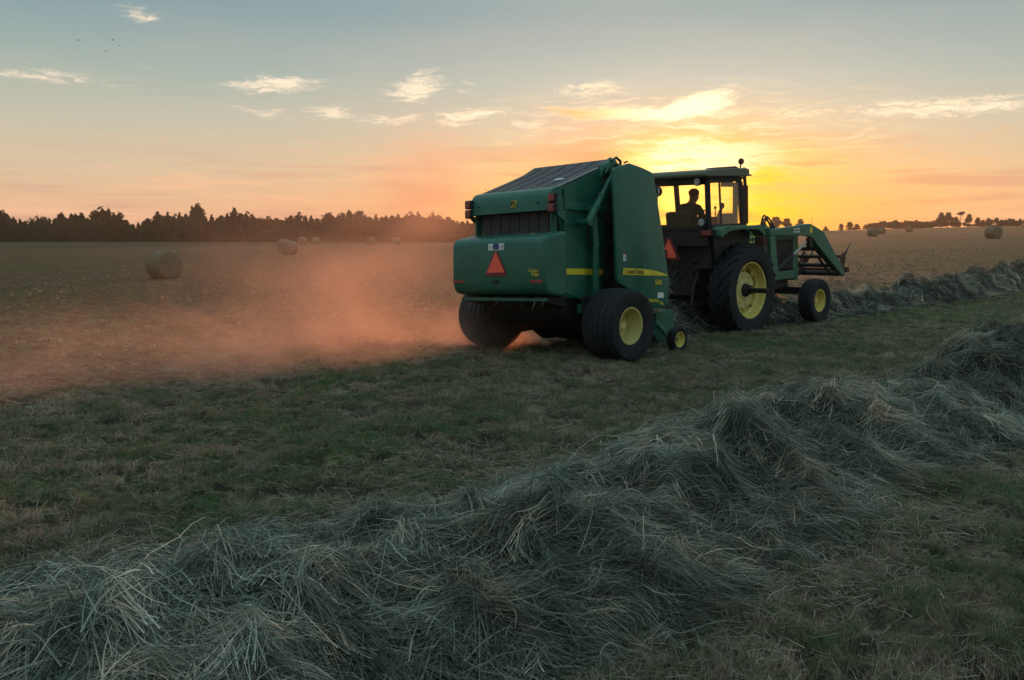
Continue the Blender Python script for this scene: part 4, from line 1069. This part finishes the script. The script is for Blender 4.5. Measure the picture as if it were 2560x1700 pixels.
# ------------------------------------------------------------------ trees
def leaves(C, Nn, size, rg):
    """leaf-sized triangles at points C; Nn = outward direction"""
    n = len(C); a = rg.normal(size=(n, 3)); a -= (a*Nn).sum(1, keepdims=True)*Nn*.5
    a /= np.linalg.norm(a, axis=1, keepdims=True)+1e-9; b = np.cross(a, rg.normal(size=(n, 3))); b /= np.linalg.norm(b, axis=1, keepdims=True)+1e-9
    s = size*rg.uniform(.5, 1.3, n)[:, None]
    v = np.stack((C-b*s*.45, C+b*s*.45, C+a*s), 1).reshape(-1, 3)
    return v, np.arange(n*3).reshape(n, 3)
def tree_parts(kind, seed):
    rg = np.random.default_rng(seed); pts = []; nor = []
    if kind == 'cedar':
        Ht = 8.0; nb = 260; lean = rg.normal(0, .02)
        for k in range(nb):                             # drooping/upswept sprays along the stem
            t = rg.random()**.8; z = .3+t*(Ht-.5); rr = (1-t)**.85*rg.uniform(1.7, 2.3)*(.45+.6*rg.random())
            a = rg.uniform(0, 2*PI); n = 26
            u = rg.random(n)**.6
            px = np.cos(a)*rr*u+rg.normal(0, .12, n)+lean*z; py = np.sin(a)*rr*u+rg.normal(0, .12, n); pz = z+u*rr*rg.uniform(.15, .55)+rg.normal(0, .10, n)
            pts.append(np.stack((px, py, pz), -1)); nor.append(np.tile([np.cos(a), np.sin(a), .5], (n, 1)))
        for k in range(rg.integers(2, 5)):              # spiky leaders
            x0, y0 = rg.normal(0, .45, 2); h = Ht*rg.uniform(.86, 1.13); n = 70; u = rg.random(n)
            pts.append(np.stack((x0*(1-u)+rg.normal(0, .16*(1.1-u)), y0*(1-u)+rg.normal(0, .16*(1.1-u)), h-1.8+1.9*u), -1)); nor.append(np.tile([0, 0, 1.], (n, 1)))
        size = .34; mt = 'foliage'; tr = (.16, Ht*.8)
    else:
        Ht = 8.0; nb = 34 if kind != 'flat' else 9
        for k in range(nb):
            if kind == 'flat':
                a = rg.uniform(0, 2*PI); rr = rg.uniform(.2, 1.9); c = np.array([np.cos(a)*rr, np.sin(a)*rr, Ht*.86+rg.normal(0, .3)-.12*rr]); sc_ = np.array([.95, .95, .5])
            else:
                a = rg.uniform(0, 2*PI); t = rg.uniform(.16, .92); rr = math.sin(min(1, t*1.15+.12)*PI)**.6*rg.uniform(.4, 3.0)
                c = np.array([np.cos(a)*rr, np.sin(a)*rr, Ht*t]); sc_ = np.array([1.0, 1.0, .75])*rg.uniform(.7, 1.25)
            n = 260 if kind != 'flat' else 200
            d = rg.normal(size=(n, 3)); d /= np.linalg.norm(d, axis=1, keepdims=True)
            pts.append(c+d*sc_*(rg.random(n)**.45)[:, None]*(1+.25*rg.normal(size=n))[:, None]); nor.append(d)
        size = .36; mt = 'leaf'; tr = (.22, Ht*.8)
    C = np.vstack(pts); C[:, 2] = np.maximum(C[:, 2], .15)
    v, t = leaves(C, np.vstack(nor), size, rg)
    me = fast_mesh('crown', v, None, t, M[mt], np.repeat(rg.random(len(C)), 3))
    mb = MB().path([(0, 0, -.3), (.05, .03, tr[1]*.4), (-.04, .02, tr[1])], [tr[0], tr[0]*.7, tr[0]*.2], 8)
    for k in range(6):
        a = rg.uniform(0, 2*PI); z = tr[1]*rg.uniform(.35, .85); L = rg.uniform(.8, 1.8)
        mb.path([(0, 0, z), (math.cos(a)*L*.5, math.sin(a)*L*.5, z+L*.3), (math.cos(a)*L, math.sin(a)*L, z+L*.7)], [tr[0]*.4, tr[0]*.28, tr[0]*.1], 6)
    return me, mb.mesh('trunk', M['bark'])
PROTO = {k: [tree_parts(k, 100+i*7+len(k)) for i in range(n)] for k, n in (('cedar', 5), ('broad', 4), ('flat', 1))}
def tree(name, kind, px, depth, h, wd, label, group=None, dz=0.0, idx=None, cat='tree'):
    x, y, z = at_depth(px, depth); cm, tm = PROTO[kind][idx if idx is not None else random.randrange(len(PROTO[kind]))]
    e = empty(name, (x, y, z+dz)); e.rotation_euler = (0, 0, random.uniform(0, 6.28)); e.scale = (h/8*wd, h/8*wd, h/8)
    link('trunk', tm, e); link('crown', cm, e)
    return tag(e, label, cat, group)
GL = 'trees in the dark belt behind the left field'
LC = 'dark cedar tree packed into the tree belt behind the left field'
LB = 'round-headed broadleaf tree in the tree belt behind the left field'
# skyline of the left belt, read from the photo: x -> height of the tops above the base (photo pixels)
SKX = [-60, 0, 20, 45, 100, 150, 185, 215, 235, 270, 300, 335, 370, 410, 440, 470, 500, 520, 545, 590, 640, 690, 730, 780, 830, 880, 930, 955, 985, 1040, 1100, 1150, 1190, 1300, 1500]
SKY = [66, 72, 60, 50, 54, 56, 62, 55, 60, 66, 58, 40, 46, 62, 52, 62, 74, 52, 58, 68, 64, 54, 62, 56, 64, 66, 64, 54, 56, 58, 56, 50, 46, 44, 42]
for row, (dep, step, hf) in enumerate(((292, 17, .66), (304, 15, .86), (318, 13, 1.0))):
    px = -330+row*9
    while px < 1240:
        d = dep+random.uniform(-5, 5)
        hpx = np.interp(px, SKX, SKY)*random.uniform(.86, 1.14)*hf
        brd = 930 > px > 800 and random.random() < .7 or random.random() < .16
        x, y, z = at_depth(px, d)
        vis = CH-z                                       # base below eye level
        h = hpx*d/F_PX
        tree('broadleaf_tree' if brd else 'cedar_tree', 'broad' if brd else 'cedar', px, d, h*1.05+.6, random.uniform(1.35, 2.0) if not brd else random.uniform(.8, 1.05), LB if brd else LC, GL, -.6)
        px += step*random.uniform(.75, 1.3)*(2.3 if px < -70 else 1)
for px, hp, lab in ((6, 74, 'tall dark cedar at the left edge of the picture'), (278, 72, 'pointed cedar rising above the left part of the tree belt'), (497, 80, 'tallest cedar of the left tree belt, with a ragged pointed top'), (590, 74, 'cedar with one sharp leader in the middle of the tree belt')):
    tree('cedar_tree', 'cedar', px, 300, hp*300/F_PX*1.04+.6, 1.15, lab, GL, -.6, 1)
tree('broadleaf_tree', 'broad', 415, 300, 64*300/F_PX, .75, 'broad rounded tree standing out just left of the tallest cedar', GL)
# right-hand trees on the rise: (px, height px, width factor, kind)
GR = 'trees on the skyline behind the right field'
RD = 430
for px, hp, wd, kd, lab in (
 (1905, 27, 1.5, 'broad', 'low round tree hazy against the glow, left of the loader hoses'), (1935, 38, 1.5, 'broad', 'large hazy tree right above the loader hoses'), (1962, 33, 1.4, 'broad', 'hazy tree at the right of the clump behind the loader'), (1996, 31, 1.4, 'broad', 'lone hazy tree above the loader arm, right of the big clump'),
 (2059, 10, 1.5, 'broad', 'tiny bush on the bare skyline right of the loader knee'), (2097, 15, 1.4, 'broad', 'small tree on the bare skyline right of the tiny bush'), (2118, 19, 1.6, 'broad', 'taller thin-crowned tree just left of the long hedge'), (2136, 15, 1.5, 'broad', 'low bush next to the long hedge'),
 (2345, 37, 1.2, 'broad', 'big dark round tree at the right end of the long hedge'), (2362, 36, 1.15, 'broad', 'big dark tree beside the flat-topped tree'), (2392, 40, .8, 'flat', 'flat-topped tree with a thin bare trunk, rising above its neighbours'), (2382, 25, 1.3, 'broad', 'dark tree under the flat-topped tree'), (2414, 31, 1.0, 'broad', 'narrow dark tree right of the flat-topped tree'), (2436, 24, 1.1, 'broad', 'round dark tree second to the right of the flat-topped tree'), (2449, 16, 1.3, 'broad', 'small dark tree above the far bale')):
    tree('skyline_tree' if kd != 'flat' else 'flat_topped_tree', kd, px, RD, hp*RD/F_PX+.5, wd, lab, GR, -.3)
px = 2158
while px < 2335:
    tree('hedge_tree', 'broad', px, RD+random.uniform(-6, 10), (np.interp(px, [2158, 2175, 2200, 2280, 2335], [14, 20, 21, 23, 18])*random.uniform(.85, 1.1))*RD/F_PX, random.uniform(1.2, 1.6), 'low dark tree in the long even hedge on the right skyline', GR, -.3); px += random.uniform(6, 10)
px = 2462
while px < 2600:
    tree('skyline_tree', 'broad', px, RD+random.uniform(-6, 10), (np.interp(px, [2455, 2480, 2510, 2530, 2600], [20, 23, 22, 19, 18])*random.uniform(.8, 1.12))*RD/F_PX, random.uniform(1.1, 1.5), 'small dark tree in the loose row at the right edge of the skyline', GR, -.3); px += random.uniform(8, 13)
for px, hp, dep, lab in ((1084, 80, 330, 'thin mast rising from the trees left of the baler'), (2024, 36, 440, 'thin pole on the skyline beyond the loader knee')):
    x, y, z = at_depth(px, dep)
    o = MB().path([(0, 0, 0), (0, 0, hp*dep/F_PX)], [.10, .06], 8).build('mast', M['black'], loc=(x, y, z)); tag(o, lab, 'mast')

# ------------------------------------------------------------------ birds
def bird_mesh(flap):
    mb = MB(); mb.path([(-.20, 0, 0), (-.12, 0, .0), (0, 0, .01), (.12, 0, .02), (.17, 0, .03), (.22, 0, .025)], [.006, .03, .05, .04, .028, .004], 10)
    for s in (-1, 1):
        a = [(.08, s*.03, .02), (.06, s*.22, .02+flap*.16), (-.02, s*.46, .02+flap*.10), (-.08, s*.44, .015+flap*.10), (-.06, s*.22, .01+flap*.15), (-.08, s*.03, .01)]
        mb.add(a+[(x, y, z-.012) for x, y, z in a], [tuple(range(6)), tuple(range(11, 5, -1))]+[(i, i+6, (i+1) % 6+6, (i+1) % 6) for i in range(6)])
    mb.add([(-.18, -.01, 0), (-.30, -.06, 0), (-.30, .06, 0), (-.18, .01, 0), (-.18, -.01, .01), (-.30, -.06, .008), (-.30, .06, .008), (-.18, .01, .01)], [(0, 1, 2, 3), (7, 6, 5, 4), (0, 4, 5, 1), (1, 5, 6, 2), (2, 6, 7, 3), (3, 7, 4, 0)])
    return mb.mesh('bird', M['bird'])
for i, (px, py, d, fl, lab) in enumerate(((195, 101, 190, .9, 'leftmost of the four tiny birds high in the left sky'), (282, 99, 200, -.6, 'topmost of the four tiny birds in the left sky'), (299, 115, 210, .5, 'rightmost of the four tiny birds in the left sky'), (265, 127, 250, -.9, 'lowest and faintest of the four tiny birds'))):
    p = Vector((0, 0, CH))+ray(px, py)*d
    o = link('bird', bird_mesh(fl), None, p); o.rotation_euler = (R(20), 0, random.uniform(0, 6)); tag(o, lab, 'bird', 'birds flying in the left sky')

# ------------------------------------------------------------------ sky
SUN_AZ, SUN_EL = 10.0, 2.6
w = bpy.data.worlds.new('World'); sc.world = w; w.use_nodes = True
nt = w.node_tree; nt.nodes.clear()
wo = nt.nodes.new('ShaderNodeOutputWorld'); bg = nt.nodes.new('ShaderNodeBackground'); nt.links.new(bg.outputs[0], wo.inputs[0])
tc = nt.nodes.new('ShaderNodeTexCoord'); sx = nt.nodes.new('ShaderNodeSeparateXYZ'); nt.links.new(tc.outputs['Generated'], sx.inputs[0])
X, Y, Z = (V(nt, sx.outputs[i]) for i in range(3))
AZ = X._m('ARCTAN2', Y)*57.2958
EL = Z._m('ARCSINE')*57.2958
dAZ = AZ-SUN_AZ
cb = nt.nodes.new('ShaderNodeCombineXYZ'); nt.links.new(AZ.x, cb.inputs[0]); nt.links.new(EL.x, cb.inputs[1]); UV = cb.outputs[0]
EN = (EL+5)/100                                          # ramp coordinate: -5..95 degrees
P = lambda e: (e+5)/100
away = ramp(nt, EN, [(P(-5), lin(150, 110, 90)), (P(0), lin(216, 160, 136)), (P(2), lin(222, 180, 142)), (P(4), lin(208, 187, 156)), (P(6.5), lin(186, 186, 166)), (P(9), lin(158, 174, 165)), (P(13), lin(126, 152, 160)), (P(25), lin(152, 180, 188)), (P(50), lin(172, 202, 212)), (P(90), lin(178, 208, 218))])  # upper sky, out of view, brightened as added fill for the ground
near = ramp(nt, EN, [(P(-5), lin(150, 90, 60)), (P(0), lin(255, 156, 68)), (P(2), lin(250, 170, 74)), (P(4), lin(230, 184, 118)), (P(6.5), lin(214, 198, 168)), (P(9), lin(190, 193, 180)), (P(13), lin(150, 168, 167)), (P(25), lin(160, 184, 188)), (P(50), lin(174, 202, 212)), (P(90), lin(178, 208, 218))])
wn = ((dAZ/16.5).sq()*-1.0).exp()
col = mixc(nt, wn.clamp(), away, near)
# darker dusk sky behind the camera
back = (AZ.abs()-60).ss(0, 100, 1.0, .55) if False else AZ.abs().ss(60, 160, 1.0, .95)
col = mixc(nt, 1.0, col, None, 'MULTIPLY') if False else col
def addc(base, fac, c):
    return mixc(nt, fac, base, c, 'ADD')
EA = EL-SUN_EL
g1 = ((((dAZ-.6)/11.0).sq()+(EA/4.8).sq())*-1.0).exp()
g2 = ((((dAZ-.7)/5.1).sq()+((EA+.3)/2.9).sq())*-1.0).exp()
g3 = ((((dAZ+.1)/2.3).sq()+((EA-.2)/1.7).sq())*-1.0).exp()
col = addc(col, g1*.36, (1.0, .42, -.12, 1))
col = mixc(nt, (g2*2.1).clamp(), col, (1.25, .70, .0, 1))
col = addc(col, g3*3.4, (1.0, .74, .26, 1))
# clouds: wisps with a place of their own in the sky
def azel(px, py):
    r = ray(px, py); return math.degrees(math.atan2(r.x, r.y)), math.degrees(math.atan2(r.z, math.hypot(r.x, r.y)))
wv = nt.nodes.new('ShaderNodeTexNoise'); wv.inputs['Scale'].default_value = .35; wv.inputs['Detail'].default_value = 2
nt.links.new(UV, wv.inputs['Vector'])
wvm = nt.nodes.new('ShaderNodeVectorMath'); wvm.operation = 'MULTIPLY_ADD'; nt.links.new(wv.outputs['Color'], wvm.inputs[0]); wvm.inputs[1].default_value = (1.6, .9, 0); nt.links.new(UV, wvm.inputs[2])
UVD = wvm.outputs[0]
na = noise(nt, mapped(nt, UVD, (.50, 3.2, 1), (0, 0, R(8))), 1.0, 9, .66, .6)
nb_ = noise(nt, mapped(nt, UVD, (1.6, 4.5, 1), (0, 0, R(-16)), (7, 3, 0)), 1.0, 8, .70, .8)
nn = na*.6+nb_*.4
CL = [  # px, py, rx, ry, tilt, strength
 (347, 34, 52, 17, -6, .85), (120, 190, 110, 17, 2, .75), (10, 186, 40, 12, 0, .6), (272, 208, 75, 9, -9, .45), (374, 175, 36, 7, -8, .4),
 (683, 208, 110, 24, 3, 1.0), (720, 195, 50, 18, 5, .6), (1042, 218, 74, 36, 12, 1.0), (1062, 180, 40, 18, 10, .7), (1166, 200, 26, 16, 0, .6), (1150, 232, 60, 16, 0, .5),
 (660, 274, 95, 13, -3, .75), (829, 280, 62, 18, 0, .9), (992, 294, 92, 16, 2, .85), (1187, 288, 96, 22, 5, .95), (848, 428, 60, 10, -5, .5), (1323, 309, 52, 14, 12, .8), (1437, 317, 44, 10, 5, .6),
 (1480, 220, 76, 20, 4, .9), (1811, 216, 80, 8, 2, .6), (1730, 268, 110, 28, 16, 1.25), (1560, 284, 170, 20, -3, 1.05), (1632, 303, 70, 16, 8, .8), (2001, 279, 110, 20, 2, .75), (1909, 330, 52, 8, 5, .7), (2060, 274, 34, 16, 20, .5),
 (2360, 268, 230, 26, 2, .95), (2500, 262, 120, 20, 3, .8), (2147, 333, 66, 10, 14, .65), (2230, 305, 60, 8, 12, .4), (700, 172, 30, 6, 0, .3), (580, 295, 20, 7, -20, .35), (702, 324, 18, 5, 10, .4)]
cov = None
for px, py, rx, ry, tl, st in CL:
    a, e = azel(px, py)
    mp = mapped(nt, UVD, (rx/F_PX*57.3*1.75, ry/F_PX*57.3*1.55, 1), (0, 0, R(tl)), (a+.8, e+.45, 0), 'TEXTURE')
    ln = nt.nodes.new('ShaderNodeVectorMath'); ln.operation = 'LENGTH'; nt.links.new(mp, ln.inputs[0])
    k = V(nt, ln.outputs['Value']).ss(0, 1.25, st, 0)
    cov = k if cov is None else cov.mx(k)
cl = ((nn-.5)*8.5+cov*2.3-.85).ss(0.0, 2.1)*cov.ss(0, .8)
sunside = (((dAZ/15).sq()+((EL-5)/8).sq())*-1.0).exp()
ccol = mixc(nt, sunside.clamp(), lin(252, 232, 204), (1.25, .98, .60, 1))
col = mixc(nt, (cl*.95).clamp(), col, ccol)
# bright banks in front of the sun
BK = [(1540, 284, 190, 13, -4, 1.2), (1725, 270, 90, 26, 18, 1.3), (1640, 292, 90, 14, 6, 1.1), (1790, 376, 210, 26, 2, 1.2), (1750, 402, 170, 40, 0, 1.3), (1900, 395, 200, 30, -6, .9), (2020, 408, 150, 16, -5, .7), (1700, 360, 90, 16, 8, .8)]
bk = None
for px, py, rx, ry, tl, st in BK:
    a, e = azel(px, py)
    mp = mapped(nt, UVD, (rx/F_PX*57.3*1.3, ry/F_PX*57.3*1.3, 1), (0, 0, R(tl)), (a+.8, e+.45, 0), 'TEXTURE')
    ln = nt.nodes.new('ShaderNodeVectorMath'); ln.operation = 'LENGTH'; nt.links.new(mp, ln.inputs[0])
    k = V(nt, ln.outputs['Value']).ss(0, 1.3, st, 0); bk = k if bk is None else bk.mx(k)
bks = ((nn-.5)*2.8+bk*1.3-.35).ss(0, .9)*bk.ss(0, .5)
bcol = mixc(nt, (dAZ.abs()).ss(1.0, 7.0), (1.6, 1.3, .75, 1), (1.05, .62, .20, 1))
col = mixc(nt, (bks*.9).clamp(), col, bcol)
# sunlit streaks fanning over the glow
ns = noise(nt, mapped(nt, UVD, (.20, 2.0, 1), (0, 0, R(-5)), (2, 5, 0)), 1.0, 7, .62, .8)
ns2 = noise(nt, mapped(nt, UVD, (.5, 3.2, 1), (0, 0, R(9)), (9, 1, 0)), 1.0, 7, .64, .8)
nsm = ns*.6+ns2*.4
zone = ((((dAZ+.2)/8.5).sq()+((EL-5.6)/2.6).sq())*-1.0).exp()
col = mixc(nt, (nsm.ss(.49, .64)*zone*1.0).clamp(), col, mixc(nt, EL.ss(3.5, 6.5), (1.3, .86, .10, 1), (1.3, .98, .58, 1)))
zone2 = ((((dAZ-3)/14.0).sq()+((EL-4.2)/2.6).sq())*-1.0).exp()
col = mixc(nt, (nsm.ss(.50, .36)*zone2*.55).clamp(), col, (.86, .44, .13, 1))
# soft streaks low over the horizon
nl = noise(nt, mapped(nt, UV, (.09, 1.1, 1), (0, 0, R(1))), 1.0, 5, .6, .4)
lowm = EL.ss(.2, 1.6)*EL.ss(7.0, 3.0)
col = mixc(nt, (nl.ss(.50, .68)*lowm*.60).clamp(), col, mixc(nt, wn.clamp(), lin(240, 188, 150), lin(255, 190, 112)))
col = mixc(nt, (nl.ss(.50, .34)*lowm*.50).clamp(), col, mixc(nt, wn.clamp(), lin(196, 150, 134), lin(226, 134, 74)))
big = noise(nt, mapped(nt, UV, (.07, .3, 1), (0, 0, 0), (3, 9, 0)), 1.0, 3, .5)
col = mixc(nt, (big.ss(.42, .75)*EL.ss(2, 5)*EL.ss(16, 9)*.20).clamp(), col, lin(206, 186, 166))
# the physical sky adds to the fill light from overhead
nk = nt.nodes.new('ShaderNodeTexSky'); nk.sky_type = 'NISHITA'; nk.sun_disc = False; nk.sun_elevation = R(SUN_EL); nk.sun_rotation = R(SUN_AZ); nk.dust_density = 2.0
mul = nt.nodes.new('ShaderNodeVectorMath'); mul.operation = 'SCALE'; nt.links.new(nk.outputs[0], mul.inputs[0]); mul.inputs['Scale'].default_value = .08
s1 = nt.nodes.new('ShaderNodeVectorMath'); s1.operation = 'SCALE'; nt.links.new(col, s1.inputs[0]); nt.links.new(back.x, s1.inputs['Scale'])
hi = EL.ss(12, 28)                                       # fill only above the frame
s2 = nt.nodes.new('ShaderNodeVectorMath'); s2.operation = 'SCALE'; nt.links.new(mul.outputs[0], s2.inputs[0]); nt.links.new(hi.x, s2.inputs['Scale'])
sm = nt.nodes.new('ShaderNodeVectorMath'); sm.operation = 'ADD'; nt.links.new(s1.outputs[0], sm.inputs[0]); nt.links.new(s2.outputs[0], sm.inputs[1])
nt.links.new(sm.outputs[0], bg.inputs[0]); bg.inputs['Strength'].default_value = 1.0
w.cycles.sampling_method = 'MANUAL'; w.cycles.sample_map_resolution = 1024

sun = bpy.data.lights.new('sun', 'SUN'); sun.energy = 3.0; sun.angle = R(.5); sun.color = (1.0, .38, .17)
so = bpy.data.objects.new('sun', sun); COL.objects.link(so)
sd = Vector((math.sin(R(SUN_AZ))*math.cos(R(SUN_EL)), math.cos(R(SUN_AZ))*math.cos(R(SUN_EL)), math.sin(R(SUN_EL))))
so.rotation_euler = sd.to_track_quat('Z', 'Y').to_euler(); so.location = sd*40

# ------------------------------------------------------------------ haze and dust
def haze():
    m, nt, out = new_mat('evening_haze'); p = nt.nodes.new('ShaderNodeVolumePrincipled')
    p.inputs['Color'].default_value = (.96, .84, .68, 1); p.inputs['Density'].default_value = .00017; p.inputs['Anisotropy'].default_value = .55
    nt.links.new(p.outputs[0], out.inputs['Volume'])
    o = MB().bb(-560, 560, -60, 600, -4, 48).build('haze', m, smooth=0); tag(o, kind='stuff')
haze()
def dust():
    m, nt, out = new_mat('baler_dust'); g = geopos(nt)
    sp = nt.nodes.new('ShaderNodeSeparateXYZ'); nt.links.new(g, sp.inputs[0]); x, y, z = (V(nt, sp.outputs[i]) for i in range(3))
    s = (x+y)*S2; q = (y-x)*S2
    n1 = noise(nt, mapped(nt, g, (.7, 1.1, 1.2), (0, 0, R(-45))), .42, 5, .6, 1.0); n2 = noise(nt, g, 1.3, 5, .65, .6)
    nz = (n1*.65+n2*.35)
    a = 9.7-s                                              # metres behind the baler
    edge = (q+(n2-.5)*.5).ss(10.05, 10.75)
    trail = edge*((q-10.4)/-2.7).exp().mn(1.0)*a.ss(-1.6, .7)*(a.mx(0.0)/-9.5).exp()
    hz = (a.mx(0.0)*.03+.40+(n1-.5)*1.1).mx(.12)
    low = trail*((z/hz).sq()*-1.0).exp()
    puff = lambda cs, cq, cz, rs, rq, rz: ((((s-cs)/rs).sq()+((q-cq)/rq).sq()+((z-cz)/rz).sq())*-1.0).exp()
    cloud = puff(9.8, 13.2, .6, 2.3, 2.2, 1.4)*a.ss(-2.2, .6)
    plume = puff(11.3, 13.6, 2.75, .55, .9, .75); plume2 = puff(13.7, 11.6, 3.25, .75, .9, .55)
    under = puff(10.6, 11.3, .2, .7, .6, .35)
    den = (low*.27+cloud*.15)*nz.ss(.40, .62, .02, 2.2)+plume*.62*nz.ss(.36, .64, .1, 1.8)+plume2*.60*nz.ss(.36, .64, .1, 1.8)+under*1.1
    p = nt.nodes.new('ShaderNodeVolumePrincipled'); p.inputs['Color'].default_value = (.90, .60, .46, 1); p.inputs['Anisotropy'].default_value = .45
    nt.links.new(den.x, p.inputs['Density']); nt.links.new(p.outputs[0], out.inputs['Volume'])
    m.cycles.volume_step_rate = .25
    # domain: prism along the path of the dust
    pts = [xy(-6, 9.6), xy(15.5, 9.6), xy(15.5, 27), xy(-6, 27)]
    o = MB().prismz(pts, -.3, 5.2).build('dust_cloud', m, smooth=0)
    return tag(o, 'orange backlit dust cloud trailing behind the baler over the field', 'dust', kind='stuff')
dust()

# ------------------------------------------------------------------ camera + render settings
cam = bpy.data.cameras.new('camera'); cam.sensor_width = 36; cam.sensor_fit = 'HORIZONTAL'; cam.lens = F_PX/2560*36; cam.clip_start = .05; cam.clip_end = 6000
co = bpy.data.objects.new('camera', cam); COL.objects.link(co)
co.location = (0, 0, CH); co.rotation_euler = (PI/2-PT, 0, 0)
sc.camera = co
vs_ = sc.view_settings
sc.display_settings.display_device = 'sRGB'
vs_.view_transform = 'Standard'; vs_.look = 'None'; vs_.exposure = .15; vs_.gamma = 1; vs_.use_curve_mapping = False
sc.render.engine = 'CYCLES'
cy = sc.cycles; cy.use_denoising = True; cy.max_bounces = 6; cy.volume_bounces = 1; cy.diffuse_bounces = 3; cy.transparent_max_bounces = 12; cy.volume_max_steps = 256
try:
    cy.denoiser = 'OPENIMAGEDENOISE'; cy.denoising_input_passes = 'RGB_ALBEDO_NORMAL'
except Exception: pass
